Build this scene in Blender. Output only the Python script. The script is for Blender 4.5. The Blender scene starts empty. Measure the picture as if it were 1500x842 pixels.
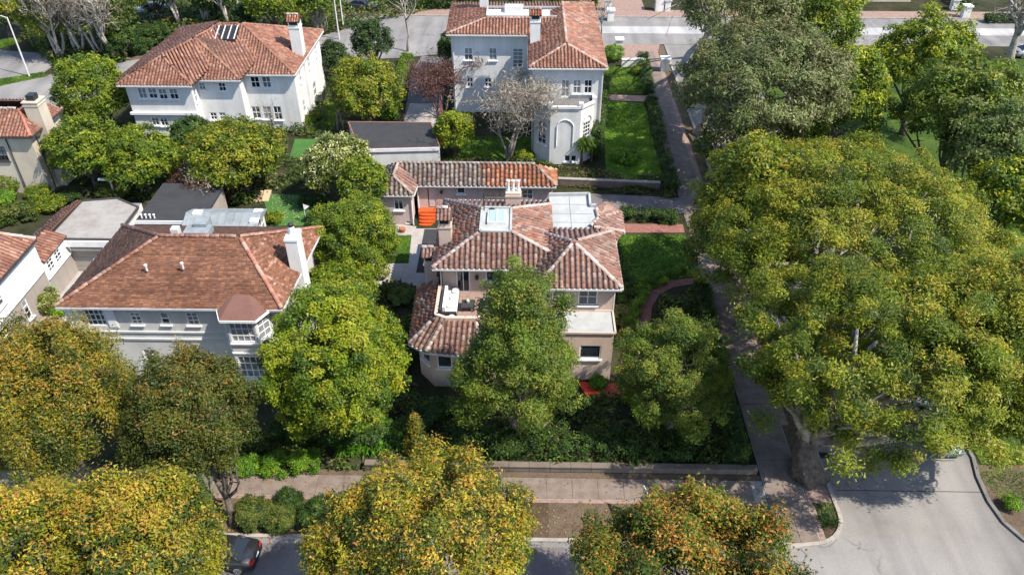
import bpy, math, random
import numpy as np
from mathutils import Vector, Matrix
random.seed(7); RNG = np.random.default_rng(11)
SC = bpy.context.scene; COL = SC.collection
# ---------------- camera, world, sun, exposure ----------------
CAM_H = 38.0; FPX = 1167.0; PITCH = math.radians(37); YAW = math.radians(1.0)
cd = bpy.data.cameras.new('camera'); cam = bpy.data.objects.new('camera', cd); COL.objects.link(cam)
cd.sensor_width = 36; cd.lens = 36 * FPX / 1500; cd.clip_start = 0.5; cd.clip_end = 3000
cam.location = (0, 0, CAM_H); cam.rotation_euler = (math.radians(90) - PITCH, 0, YAW); SC.camera = cam
SUN_E = math.radians(53); SUN_A = math.radians(-25)          # sun to the +X side, a little towards the viewer
sv = Vector((math.cos(SUN_A) * math.cos(SUN_E), math.sin(SUN_A) * math.cos(SUN_E), math.sin(SUN_E)))
W = bpy.data.worlds.new('World'); SC.world = W; W.use_nodes = True
nt = W.node_tree; sky = nt.nodes.new('ShaderNodeTexSky'); sky.sky_type = 'NISHITA'; sky.sun_disc = False
sky.sun_elevation = SUN_E; sky.sun_rotation = math.radians(115); sky.air_density = 1.0; sky.dust_density = 0.6
bg = nt.nodes['Background']; nt.links.new(sky.outputs[0], bg.inputs[0]); bg.inputs[1].default_value = 0.15
sl = bpy.data.lights.new('sun', 'SUN'); sl.energy = 4.35; sl.angle = math.radians(0.5); sl.color = (1, .935, .82)
so = bpy.data.objects.new('sun', sl); COL.objects.link(so); so.location = (60, -30, 90)
so.rotation_euler = (-sv).to_track_quat('-Z', 'Y').to_euler()
SC.view_settings.view_transform = 'Standard'; SC.view_settings.look = 'None'
SC.view_settings.exposure = 0.92; SC.view_settings.gamma = 1
SC.cycles.max_bounces = 6; SC.cycles.transparent_max_bounces = 4

# ---------------- point helpers ----------------
def ray(px, py):
    x = (px - 750) / FPX; y = -(py - 421) / FPX
    d = (x, math.cos(PITCH) + y * math.sin(PITCH), -math.sin(PITCH) + y * math.cos(PITCH))
    c, s = math.cos(YAW), math.sin(YAW)
    return np.array([d[0] * c - d[1] * s, d[0] * s + d[1] * c, d[2]])
EYE = np.array([0, 0, CAM_H])
def P(px, py, z=0.0):
    d = ray(px, py); t = (z - CAM_H) / d[2]; return np.array([d[0] * t, d[1] * t, z])
def depth(p):
    c, s = math.cos(YAW), math.sin(YAW)
    y = -p[0] * s + p[1] * c; return y * math.cos(PITCH) - (p[2] - CAM_H) * math.sin(PITCH)
def on_wall(px, py, p0, p1):
    """(u, z) where the line of sight meets the vertical wall p0-p1"""
    d = ray(px, py); a = np.array(p1, float) - np.array(p0, float); L = np.hypot(*a); a /= L
    n = np.array([a[1], -a[0]]); t = (np.array(p0) @ n) / (d[:2] @ n)
    q = d[:2] * t; return float((q - np.array(p0)) @ a), float(CAM_H + d[2] * t)

# ---------------- materials ----------------
class NB:
    def __init__(s, name):
        s.m = bpy.data.materials.new(name); s.m.use_nodes = True; s.t = s.m.node_tree; s.n = s.t.nodes
        s.b = s.n['Principled BSDF']
    def new(s, t, **k):
        n = s.n.new(t)
        for a, v in k.items():
            if a in ('blend_type', 'data_type', 'operation', 'attribute_name', 'attribute_type', 'feature', 'noise_dimensions', 'wave_type', 'bands_direction', 'offset'): setattr(n, a, v)
            else: n.inputs[a].default_value = v
        return n
    def link(s, a, b): s.t.links.new(a, b)
    def coord(s, kind='Object'):
        if kind == 'World':
            return s.n.new('ShaderNodeNewGeometry').outputs['Position']
        return s.n.new('ShaderNodeTexCoord').outputs[kind]
    def noise(s, scale, det=4, rough=.6, vec=None, stretch=None):
        n = s.new('ShaderNodeTexNoise', Scale=scale, Detail=det, Roughness=rough)
        v = vec if vec is not None else s.coord('World')
        if stretch:
            m = s.new('ShaderNodeMapping'); m.inputs['Scale'].default_value = stretch; s.link(v, m.inputs[0]); v = m.outputs[0]
        s.link(v, n.inputs['Vector']); return n.outputs['Fac']
    def ramp(s, fac, stops):
        r = s.n.new('ShaderNodeValToRGB'); e = r.color_ramp.elements
        while len(e) < len(stops): e.new(.5)
        for x, (p, c) in zip(e, stops): x.position = p; x.color = (*c, 1) if len(c) == 3 else c
        s.link(fac, r.inputs[0]); return r.outputs[0]
    def mix(s, fac, a, b, mode='MIX'):
        n = s.n.new('ShaderNodeMix'); n.data_type = 'RGBA'; n.blend_type = mode
        for i, v in ((0, fac), (6, a), (7, b)):
            if hasattr(v, 'node'): s.link(v, n.inputs[i])
            else: n.inputs[i].default_value = v if i == 0 else (*v, 1)
        return n.outputs[2]
    def col(s, c):
        s.link(c, s.b.inputs['Base Color']) if hasattr(c, 'node') else setattr(s.b.inputs['Base Color'], 'default_value', (*c, 1)); return s
    def bump(s, h, st=.3, dist=.03):
        b = s.new('ShaderNodeBump', Strength=st, Distance=dist); s.link(h, b.inputs['Height']); s.link(b.outputs[0], s.b.inputs['Normal']); return s
    def set(s, rough=.8, spec=.3, metal=0):
        s.b.inputs['Roughness'].default_value = rough; s.b.inputs['Specular IOR Level'].default_value = spec; s.b.inputs['Metallic'].default_value = metal; return s.m
def mul(c, k): return tuple(x * k for x in c)
def stucco(name, c, dirt=.5, sc=1.0):
    n = NB(name)
    a = n.ramp(n.noise(.6 * sc, 5), [(.3, mul(c, .86)), (.62, c), (.85, mul(c, 1.05))])
    s = n.ramp(n.noise(1.2, 5, .7, stretch=(1, 1, .12)), [(.38, (.62, .57, .51)), (.56, (1, 1, 1))])
    o = n.mix(dirt * .55, a, n.mix(1.0, a, s, 'MULTIPLY'))
    return n.col(o).bump(n.noise(14, 3), .25, .02).set(.85, .2)
def plain(name, c, rough=.6, spec=.4, metal=0, var=.12, sc=2.0):
    n = NB(name); return n.col(n.ramp(n.noise(sc, 4), [(.3, mul(c, 1 - var)), (.7, mul(c, 1 + var * .6))])).set(rough, spec, metal)
def tinted(name, rough=.8, spec=.25, nscale=9, lich=None, lo=.62):
    """colour comes from the piece's own 'tint' attribute, with wear on top"""
    n = NB(name); t = n.new('ShaderNodeAttribute', attribute_name='tint').outputs['Color']
    w = n.ramp(n.noise(nscale, 5, .7), [(.25, (lo, lo, lo)), (.6, (1, 1, 1)), (.85, (1.18, 1.15, 1.12))])
    o = n.mix(1.0, t, w, 'MULTIPLY')
    big = n.ramp(n.noise(.45, 5, .65), [(.38, (.66, .62, .6)), (.56, (1, 1, 1))]); o = n.mix(.75, o, n.mix(1.0, o, big, 'MULTIPLY'))
    if lich:
        o = n.mix(n.ramp(n.noise(5, 6, .75), [(.60, (0, 0, 0)), (.72, (.4, .4, .4))]), o, lich)
    return n.col(o).bump(n.noise(25, 3), .3, .02).set(rough, spec)
def leafmat(name, trans=.32):
    n = NB(name); t = n.new('ShaderNodeAttribute', attribute_name='tint').outputs['Color']
    n.col(t).set(.5, .28)
    tr = n.n.new('ShaderNodeBsdfTranslucent'); n.link(n.mix(1.0, t, (1.25, 1.2, .5), 'MULTIPLY'), tr.inputs[0])
    mx = n.n.new('ShaderNodeMixShader'); mx.inputs[0].default_value = trans
    n.link(n.b.outputs[0], mx.inputs[1]); n.link(tr.outputs[0], mx.inputs[2]); n.link(mx.outputs[0], n.n['Material Output'].inputs[0]); return n.m
def asphalt(name, c, crack=.7, csc=.16):
    n = NB(name)
    a = n.ramp(n.noise(.22, 6, .6), [(.3, mul(c, .74)), (.5, c), (.72, mul(c, 1.16))])
    f = n.ramp(n.noise(9, 6, .75), [(.3, (.84, .84, .85)), (.7, (1.1, 1.1, 1.1))]); o = n.mix(1.0, a, f, 'MULTIPLY')
    st = n.ramp(n.noise(.35, 4, .5, stretch=(1.6, .16, 1)), [(.36, (.78, .78, .79)), (.62, (1.1, 1.09, 1.07))]); o = n.mix(1.0, o, st, 'MULTIPLY')
    w = n.new('ShaderNodeTexNoise', Scale=.5, Detail=5.0); pos = n.coord('World'); n.link(pos, w.inputs['Vector'])
    add = n.n.new('ShaderNodeVectorMath'); add.operation = 'MULTIPLY_ADD'; n.link(w.outputs['Color'], add.inputs[0]); add.inputs[1].default_value = (3.2, 3.2, 0); n.link(pos, add.inputs[2])
    v = n.new('ShaderNodeTexVoronoi', feature='DISTANCE_TO_EDGE', Scale=csc); n.link(add.outputs[0], v.inputs['Vector'])
    cr = n.ramp(v.outputs['Distance'], [(.0, (1, 1, 1)), (.006, (0, 0, 0))])
    ms = n.ramp(n.noise(.09, 2), [(.46, (0, 0, 0)), (.56, (crack, crack, crack))])
    o = n.mix(n.mix(1.0, cr, ms, 'MULTIPLY'), o, mul(c, .3))
    return n.col(o).bump(n.noise(60, 2), .25, .01).set(.9, .2)
def ground_mat(name, stops, sc=.5, fine=7):
    n = NB(name); a = n.ramp(n.noise(sc, 7, .68), stops)
    f = n.ramp(n.noise(fine, 6, .78), [(.28, (.55, .55, .55)), (.55, (1, 1, 1)), (.8, (1.35, 1.3, 1.2))])
    return n.col(n.mix(1.0, a, f, 'MULTIPLY')).bump(n.noise(12, 5, .7), .6, .06).set(.95, .1)
def brickmat(name, c1, c2, mortar, sc=1.0):
    n = NB(name); b = n.new('ShaderNodeTexBrick', Scale=sc); b.inputs['Color1'].default_value = (*c1, 1); b.inputs['Color2'].default_value = (*c2, 1); b.inputs['Mortar'].default_value = (*mortar, 1)
    b.inputs['Mortar Size'].default_value = .012; b.inputs['Brick Width'].default_value = .22; b.inputs['Row Height'].default_value = .11
    n.link(n.coord('World'), b.inputs['Vector'])
    f = n.ramp(n.noise(2.5, 5, .7), [(.3, (.7, .68, .66)), (.65, (1.08, 1.05, 1.05))])
    return n.col(n.mix(1.0, b.outputs['Color'], f, 'MULTIPLY')).set(.85, .2)
def glass_mat():
    n = NB('window_glass'); oi = n.n.new('ShaderNodeObjectInfo')
    c = n.ramp(oi.outputs['Random'], [(.0, (.012, .014, .017)), (.5, (.02, .024, .03)), (.72, (.05, .055, .06)), (1., (.16, .165, .17))])
    cu = n.ramp(n.noise(.9, 3, .5), [(.4, (.6, .6, .6)), (.62, (1.5, 1.5, 1.55))])
    return n.col(n.mix(1.0, c, cu, 'MULTIPLY')).set(.06, .6)
M = dict(
    blind=plain('pale_blind', (.30, .31, .32), .7, .2),
    pink=stucco('pink_stucco', (.56, .43, .355)), pink_b=stucco('mauve_pink_stucco', (.52, .41, .38)),
    white=stucco('white_stucco', (.68, .67, .655), .5), bluewhite=stucco('cool_white_stucco', (.67, .665, .655), .5),
    grey=stucco('pale_grey_render', (.55, .54, .53), .45), cream=stucco('cream_stucco', (.52, .45, .36), .4),
    beige=stucco('taupe_render', (.33, .29, .26), .4), chim=stucco('weathered_white_stucco', (.72, .71, .68), .9),
    trim=plain('white_paint', (.74, .74, .74), .5), greytrim=plain('grey_white_paint', (.50, .51, .53), .5), siding=plain('white_siding', (.70, .70, .71), .5, var=.05),
    gutter=plain('pale_gutter', (.58, .56, .55), .5), darkgutter=plain('dark_gutter', (.05, .045, .045), .5),
    glass=glass_mat(), door=plain('pale_door_paint', (.55, .47, .46), .5), dark=plain('dark_iron', (.02, .02, .022), .5), taupe=plain('taupe_door_paint', (.30, .28, .26), .5),
    tile=tinted('clay_tile', lich=(.42, .38, .32)), shingle=tinted('flat_clay_tile', nscale=5, lich=(.20, .13, .07), lo=.7), cap=tinted('mortared_ridge_tile', nscale=6, lo=.75),
    deckmat=plain('pan_tile_bed', (.10, .058, .045), .9, .1, var=.4, sc=3), redroof=stucco('brown_mineral_felt', (.165, .085, .068), .3, 2),
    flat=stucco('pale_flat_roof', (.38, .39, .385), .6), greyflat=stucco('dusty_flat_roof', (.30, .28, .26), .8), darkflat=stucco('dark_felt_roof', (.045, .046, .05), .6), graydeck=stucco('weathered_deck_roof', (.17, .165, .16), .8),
    metal=stucco('zinc_roof', (.24, .27, .29), .9), skylight=NB('skylight_glass').col((.30, .38, .39)).set(.08, .6),
    asph=asphalt('asphalt', (.215, .203, .193)), asph_back=asphalt('old_asphalt', (.215, .205, .20), .9, .11), asph_light=asphalt('worn_concrete_lane', (.37, .365, .36), .9, .13), drive=asphalt('driveway_asphalt', (.17, .15, .15), .5, .3),
    conc=stucco('concrete', (.36, .33, .31), .5, 1.5), walk=stucco('pavement_concrete', (.20, .158, .136), .8, 2), kerb=stucco('kerb_concrete', (.33, .30, .27), .7, 2),
    brick=brickmat('red_brick', (.29, .11, .085), (.22, .09, .07), (.22, .16, .14)), brickp=brickmat('pink_brick_paving', (.33, .22, .18), (.27, .18, .15), (.22, .18, .16)),
    redpaint=plain('red_tile_steps', (.62, .06, .028), .55, var=.3, sc=5), orange=plain('orange_step_tile', (.50, .085, .02), .5, var=.2, sc=4),
    soil=ground_mat('soil', [(.3, (.035, .024, .016)), (.5, (.075, .052, .035)), (.7, (.12, .085, .06))]),
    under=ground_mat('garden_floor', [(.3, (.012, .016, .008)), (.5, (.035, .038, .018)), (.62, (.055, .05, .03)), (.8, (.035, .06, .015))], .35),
    verge=ground_mat('verge_litter', [(.3, (.075, .052, .036)), (.5, (.135, .098, .07)), (.66, (.11, .09, .055)), (.8, (.075, .09, .03))], .6),
    park=ground_mat('shaded_park_turf', [(.3, (.025, .045, .01)), (.55, (.055, .095, .016)), (.75, (.10, .14, .03))], .4), lawn=ground_mat('lawn_turf', [(.22, (.12, .10, .04)), (.32, (.05, .085, .014)), (.5, (.08, .165, .018)), (.75, (.16, .235, .035))], .5), turf=ground_mat('putting_turf', [(.3, (.045, .12, .03)), (.7, (.075, .175, .045))], .3, 14),  # park turf greens are darkened to carry the shade on that lawn
    leaf=leafmat('leaf'), leafd=leafmat('leathery_leaf', .2), blade=leafmat('grass_blade', .35),
    bark=ground_mat('bark', [(.3, (.05, .04, .033)), (.6, (.15, .125, .105)), (.8, (.24, .21, .18))], 3.5, 16), barkpale=ground_mat('pale_bark', [(.3, (.20, .17, .145)), (.6, (.38, .345, .30)), (.8, (.50, .465, .42))], 1.5, 7),
    barkwhite=ground_mat('silver_bark', [(.3, (.34, .30, .26)), (.6, (.52, .48, .42)), (.8, (.62, .58, .52))], 1.5, 7),
    barkred=plain('red_twig', (.14, .065, .06), .8), terracotta=plain('terracotta', (.34, .13, .07), .8), stone=stucco('garden_stone', (.165, .135, .112), .9, 2),
    cushion=plain('pale_cushion_fabric', (.62, .62, .61), .9), rattan=plain('dark_rattan', (.035, .034, .034), .7), wood=plain('pale_wood', (.48, .34, .22), .7), green=plain('green_plastic', (.02, .32, .09), .45),
    tyre=plain('tyre_rubber', (.015, .015, .015), .9), rim=plain('alloy', (.45, .46, .47), .3, .5, .8), lamp=NB('red_lens').col((.42, .012, .012)).set(.15, .6), carglass=NB('car_glass').col((.012, .014, .016)).set(.04, .7),
    plate=plain('number_plate', (.6, .62, .65), .5))
def paint(name, c):
    n = NB(name); n.col(c); n.b.inputs['Coat Weight'].default_value = .8; n.b.inputs['Coat Roughness'].default_value = .05; return n.set(.35, .5, .35)

# ---------------- mesh builder ----------------
ROOT = {}
def off_of(o):
    while o is not None and o.name not in ROOT: o = o.parent
    return ROOT[o.name] if o is not None else np.zeros(3)
def tag(o, label=None, cat=None, group=None, kind=None):
    for k, v in (('label', label), ('category', cat), ('group', group), ('kind', kind)):
        if v: o[k] = v
    return o
def empty(name, loc, label, cat, group=None):
    o = bpy.data.objects.new(name, None); COL.objects.link(o); o.location = [float(x) for x in loc]; o.empty_display_size = .3
    ROOT[o.name] = np.array(loc, float); return tag(o, label, cat, group)
def link(name, me, parent=None, kind=None, loc=None, rot=None):
    o = bpy.data.objects.new(name, me); COL.objects.link(o)
    if parent is not None: o.parent = parent
    if loc is not None: o.location = [float(a) for a in (np.array(loc) - (off_of(parent) if parent is not None else 0))]
    if rot is not None: o.rotation_euler = rot
    if kind: o['kind'] = kind
    return o
class MB:
    def __init__(s): s.v = []; s.f = []; s.t = []
    def add(s, vs, fs, tint=None):
        b = len(s.v); s.v += [tuple(map(float, v)) for v in vs]; s.f += [tuple(b + i for i in f) for f in fs]; s.t += [tint or (1, 1, 1)] * len(fs); return s
    def box(s, x0, x1, y0, y1, z0, z1, tint=None):
        return s.add([(x0, y0, z0), (x1, y0, z0), (x1, y1, z0), (x0, y1, z0), (x0, y0, z1), (x1, y0, z1), (x1, y1, z1), (x0, y1, z1)],
                     [(0, 3, 2, 1), (4, 5, 6, 7), (0, 1, 5, 4), (1, 2, 6, 5), (2, 3, 7, 6), (3, 0, 4, 7)], tint)
    def obox(s, c, ux, w, d, z0, z1, tint=None):
        """box of width w along ux (2-D), depth d across, centred on c"""
        a = np.array(ux, float); a /= np.hypot(*a); b = np.array([-a[1], a[0]]); c = np.array(c[:2])
        q = [c + a * i * w / 2 + b * j * d / 2 for i, j in ((-1, -1), (1, -1), (1, 1), (-1, 1))]
        return s.prism(q, z0, z1, tint)
    def prism(s, poly, z0, z1, tint=None):
        n = len(poly); A = sum(poly[i][0] * poly[(i + 1) % n][1] - poly[(i + 1) % n][0] * poly[i][1] for i in range(n))
        if A < 0: poly = list(poly)[::-1]
        vs = [(p[0], p[1], z0) for p in poly] + [(p[0], p[1], z1) for p in poly]
        return s.add(vs, [tuple(range(n))[::-1], tuple(range(n, 2 * n))] + [(i, (i + 1) % n, n + (i + 1) % n, n + i) for i in range(n)], tint)
    def seg(s, a, b, w, h, tint=None):
        """bar from a to b, w wide and h high"""
        a = np.array(a, float); b = np.array(b, float); d = b - a; d /= max(np.linalg.norm(d), 1e-9)
        up = np.array([0, 0, 1.]) if abs(d[2]) < .95 else np.array([1., 0, 0]); x = np.cross(d, up); x /= np.linalg.norm(x); y = np.cross(x, d)
        vs = [p + x * i * w / 2 + y * j * h / 2 for p in (a, b) for i, j in ((-1, -1), (1, -1), (1, 1), (-1, 1))]
        return s.add(vs, [(0, 1, 2, 3), (7, 6, 5, 4), (0, 4, 5, 1), (1, 5, 6, 2), (2, 6, 7, 3), (3, 7, 4, 0)], tint)
    def tube(s, pts, rad, n=6, tint=None, cap=True):
        pts = [np.array(p, float) for p in pts]; b = len(s.v); vs = []; ref = np.array([.31, .2, .93])
        for i, p in enumerate(pts):
            d = pts[min(i + 1, len(pts) - 1)] - pts[max(i - 1, 0)]; d /= max(np.linalg.norm(d), 1e-9)
            x = np.cross(d, ref if abs(d @ ref) < .95 else np.array([1., 0, 0])); x /= np.linalg.norm(x); y = np.cross(d, x)
            r = rad[i] if hasattr(rad, '__len__') else rad
            vs += [p + r * (math.cos(2 * math.pi * k / n) * x + math.sin(2 * math.pi * k / n) * y) for k in range(n)]
        fs = [(i * n + k, i * n + (k + 1) % n, (i + 1) * n + (k + 1) % n, (i + 1) * n + k) for i in range(len(pts) - 1) for k in range(n)]
        if cap: fs += [tuple(range(n))[::-1], tuple(range((len(pts) - 1) * n, len(pts) * n))]
        return s.add(vs, fs, tint)
    def lathe(s, c, prof, n=12, tint=None):
        return s.tube([(c[0], c[1], c[2] + z) for r, z in prof], [max(r, .002) for r, z in prof], n, tint)
    def build(s, name, mat, parent=None, kind=None, smooth=False):
        me = bpy.data.meshes.new(name); off = off_of(parent) if parent is not None else np.zeros(3)
        me.from_pydata((np.array(s.v) - off).tolist(), [], s.f); me.materials.append(mat)
        a = me.attributes.new('tint', 'FLOAT_COLOR', 'FACE'); a.data.foreach_set('color', np.array([(*t, 1) for t in s.t], np.float32).ravel())
        if smooth: me.polygons.foreach_set('use_smooth', [True] * len(me.polygons))
        return link(name, me, parent, kind)
def raw_mesh(name, V, nper, tint, mat, smooth=False):
    """mesh of len(V)/nper separate polygons of nper corners, V (N*nper,3), tint (N,3)"""
    me = bpy.data.meshes.new(name); n = len(V) // nper
    me.vertices.add(len(V)); me.vertices.foreach_set('co', np.ascontiguousarray(V, np.float32).ravel())
    me.loops.add(len(V)); me.loops.foreach_set('vertex_index', np.arange(len(V), dtype=np.int32))
    me.polygons.add(n); me.polygons.foreach_set('loop_start', np.arange(n, dtype=np.int32) * nper)
    a = me.attributes.new('tint', 'FLOAT_COLOR', 'FACE'); c = np.ones((n, 4), np.float32); c[:, :3] = tint; a.data.foreach_set('color', c.ravel())
    me.materials.append(mat); me.update(calc_edges=True); return me
def strip_mesh(V, F, tint, mat, name):
    me = bpy.data.meshes.new(name); F = np.asarray(F, np.int32)
    me.vertices.add(len(V)); me.vertices.foreach_set('co', np.ascontiguousarray(V, np.float32).ravel())
    me.loops.add(F.size); me.loops.foreach_set('vertex_index', F.ravel())
    me.polygons.add(len(F)); me.polygons.foreach_set('loop_start', np.arange(len(F), dtype=np.int32) * F.shape[1])
    a = me.attributes.new('tint', 'FLOAT_COLOR', 'FACE'); c = np.ones((len(F), 4), np.float32); c[:, :3] = tint; a.data.foreach_set('color', c.ravel())
    me.materials.append(mat); me.update(calc_edges=True); return me
Z3 = np.array([0, 0, 1.])
def unit(a):
    a = np.asarray(a, float); return a / np.maximum(np.linalg.norm(a, axis=-1, keepdims=True), 1e-9)

# ---------------- roofs ----------------
PAL = dict(
    pink=[(.265, .155, .125), (.30, .18, .15), (.325, .225, .19), (.24, .13, .105), (.215, .14, .12), (.305, .165, .125), (.34, .245, .21)],
    red=[(.315, .145, .095), (.28, .125, .085), (.345, .175, .12), (.25, .11, .08), (.365, .205, .145), (.235, .115, .09), (.30, .15, .105)],
    grey=[(.20, .17, .155), (.25, .22, .19), (.15, .125, .12), (.32, .29, .24), (.22, .165, .14), (.29, .26, .24)],
    rust=[(.40, .15, .075), (.44, .20, .11), (.33, .12, .07), (.47, .31, .21), (.29, .125, .09)],
    brown=[(.21, .096, .056), (.19, .086, .05), (.23, .108, .064), (.175, .08, .05), (.245, .118, .07), (.16, .078, .055)])
TILE_T = {}
def tile_template(pitch, L):
    r = pitch * .37; a = np.linspace(0, math.pi, 5)
    lo = np.stack([-r * np.cos(a), np.zeros(5), r * np.sin(a) * .95 + .026], 1); hi = np.stack([-r * .82 * np.cos(a), np.full(5, L * 1.1), r * .82 * np.sin(a) * .95 + .005], 1)
    li = lo * np.array([.8, 1, .8]) - np.array([0, 0, .0]); li[:, 2] = lo[:, 2] * .72
    V = np.concatenate([lo, hi, li]); F = [(i, i + 1, 6 + i, 5 + i) for i in range(4)] + [(10 + i, 11 + i, 1 + i, i) for i in range(4)]
    return V, np.array(F)
def face_frame(poly):
    p = np.array(poly, float); n = np.zeros(3)
    for i in range(len(p)): n += np.cross(p[i], p[(i + 1) % len(p)])
    n = unit(n); n = n if n[2] > 0 else -n; u = unit(np.cross(Z3, n)); return p, n, u, np.cross(n, u)
def columns(p, u, s, pitch, o, phase=.5):
    q = np.stack([(p - o) @ u, (p - o) @ s], 1); res = []
    k0 = math.floor(q[:, 0].min() / pitch); k1 = math.ceil(q[:, 0].max() / pitch)
    for k in range(k0, k1 + 1):
        x = (k + phase) * pitch; ys = []
        for i in range(len(q)):
            a, b = q[i], q[(i + 1) % len(q)]
            if (a[0] <= x) != (b[0] <= x): ys.append(a[1] + (b[1] - a[1]) * (x - a[0]) / (b[0] - a[0]))
        ys.sort(); res += [(x, ys[i], ys[i + 1]) for i in range(0, len(ys) - 1, 2)]
    return res
class Roof:
    def __init__(s, house, pal, pitch=.38, L=.42, mat='tile', single=0):
        s.h = house; s.pal = pal; s.pitch = pitch; s.L = L; s.deck = MB(); s.tiles = []; s.caps = []; s.mat = mat; s.single = single; s.eave = MB(); s.gut = 'gutter'
    def face(s, poly, pal=None, gutter=None):
        p, n, u, up = face_frame(poly); m = len(p)
        low = p - n * .14; s.deck.add(np.concatenate([p, low]), [tuple(range(m)), tuple(range(m, 2 * m))[::-1]] + [(i, m + i, m + (i + 1) % m, (i + 1) % m) for i in range(m)])
        o = p[0]; bas = np.stack([u, up, n])
        rows = {}
        for x, a, b in columns(p, u, up, s.pitch, o):
            y = a - .06 - (0 if s.mat != 'tile' else random.random() * .0); first = s.mat == 'tile'
            while y < b - .12:
                org = o + u * x + up * y
                pl = pal(org) if callable(pal) else (pal or s.pal)
                rw = rows.setdefault(round(org[2] / (s.L * up[2])), random.uniform(.80, 1.14)) if s.mat != 'tile' else 1
                c = np.array(random.choice(PAL[pl])) * random.uniform(.85, 1.12) * rw
                s.tiles.append((org, bas, c, min(1., (b - y) / s.L) if b - y < s.L else 1.)); y += s.L * (random.uniform(.45, 1.0) if first else random.uniform(.94, 1.02) if s.mat == 'tile' else 1); first = False
        if gutter:
            for i, j in gutter:
                a, b = p[i], p[j]; d = unit(np.array([b[0] - a[0], b[1] - a[1], 0])); out = np.array([d[1], -d[0], 0])
                s.eave.seg(a + out * .05 - Z3 * .10, b + out * .05 - Z3 * .10, .12, .14)
        return s
    def cap(s, a, b, pal=((.50, .40, .36), (.42, .30, .26), (.55, .47, .43)), r=.15, step=.4):
        a = np.array(a, float); b = np.array(b, float)
        if b[2] < a[2] - 1e-6: a, b = b, a
        d = b - a; L = np.linalg.norm(d); d /= L; x = unit(np.cross(d, Z3)); n = np.cross(x, d)
        for k in range(max(1, int(L / step))):
            s.caps.append((a + d * k * step + n * .05, np.stack([x, d, n]), np.array(random.choice(pal)) * random.uniform(.85, 1.1), r)); 
        return s
    def build(s):
        deck = s.deck.build('roof', M['deckmat'], s.h); off = off_of(s.h)
        def many(items, T, F, name, mat, parent, k=1):
            if not items: return
            O = np.array([i[0] for i in items]) - off; B = np.array([i[1] for i in items]); sc = np.ones((len(items), 1, 3)); sc[:, 0, 1] = [i[3] if k == 1 else 1 for i in items]
            V = np.einsum('nij,njk->nik', T[None] * sc, B) + O[:, None]
            V += (RNG.random((len(items), 1, 3)) - .5) * .03
            FF = (F[None] + (np.arange(len(items)) * len(T))[:, None, None]).reshape(-1, F.shape[1])
            C = np.repeat(np.array([i[2] for i in items]), len(F), 0)
            link(name, strip_mesh(V.reshape(-1, 3), FF, C, mat, name), parent, 'stuff')
        if s.mat == 'tile': T, F = tile_template(s.pitch, s.L)
        else:
            w, L = s.pitch * .49, s.L; T = np.array([(-w, 0, .035), (w, 0, .035), (w, L * 1.15, .006), (-w, L * 1.15, .006), (-w, 0, .0), (w, 0, .0)]); F = np.array([(0, 1, 2, 3), (4, 5, 1, 0)])
        it = s.tiles
        if s.single:
            it = sorted(it, key=lambda i: np.linalg.norm(i[0] - EYE)); one, it = it[:s.single], it[s.single:]
            var = []
            for k in range(14):
                c = np.array(PAL[s.pal][k % len(PAL[s.pal])]) * random.uniform(.85, 1.12)
                var.append(strip_mesh(T, F, np.repeat(c[None], len(F), 0), M[s.mat], 'roof_tile'))
            for org, bas, c, k in one:
                o = link('roof_tile', random.choice(var), deck); m = Matrix([list(x) + [0] for x in bas.T] + [[0, 0, 0, 1]]); m.translation = Vector(org - off); o.matrix_local = m
        many(it, T, F, 'roof_tiling', M[s.mat], deck)
        T, F = tile_template(.4, .4)
        many(s.caps, T, F, 'ridge_tiling', M['cap'], deck, 0)
        if s.eave.v: s.eave.build('gutter', M[s.gut], s.h)
        return deck

# ---------------- walls and windows ----------------
WINC = {}
def window_meshes(w, h, nx, ny, frame, sill):
    k = (round(w, 2), round(h, 2), nx, ny, frame, sill)
    if k not in WINC:
        a = MB(); t = min(.08, w * .12); y0, y1 = .03, .10
        a.box(-w / 2, w / 2, y0, y1, 0, t); a.box(-w / 2, w / 2, y0, y1, h - t, h); a.box(-w / 2, -w / 2 + t, y0, y1, t, h - t); a.box(w / 2 - t, w / 2, y0, y1, t, h - t)
        for i in range(1, nx):
            x = -w / 2 + w * i / nx; a.box(x - .025, x + .025, y0 + .015, y1, t, h - t)
        for j in range(1, ny):
            z = h * j / ny; a.box(-w / 2 + t, w / 2 - t, y0 + .01, y1 - .004, z - .025, z + .025)
        g = MB(); g.box(-w / 2 + t * .5, w / 2 - t * .5, .085, .11, t * .5, h - t * .5)
        s = MB(); s.box(-w / 2 - .1, w / 2 + .1, -.14, .03, -.09, .0)
        WINC[k] = []
        for mb, n, mt in ((a, 'window', M[frame]), (g, 'pane', M['glass']), (s, 'sill', M[frame])):
            o = mb.build(n, mt); WINC[k].append(o.data); bpy.data.objects.remove(o)
    return WINC[k]
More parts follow.
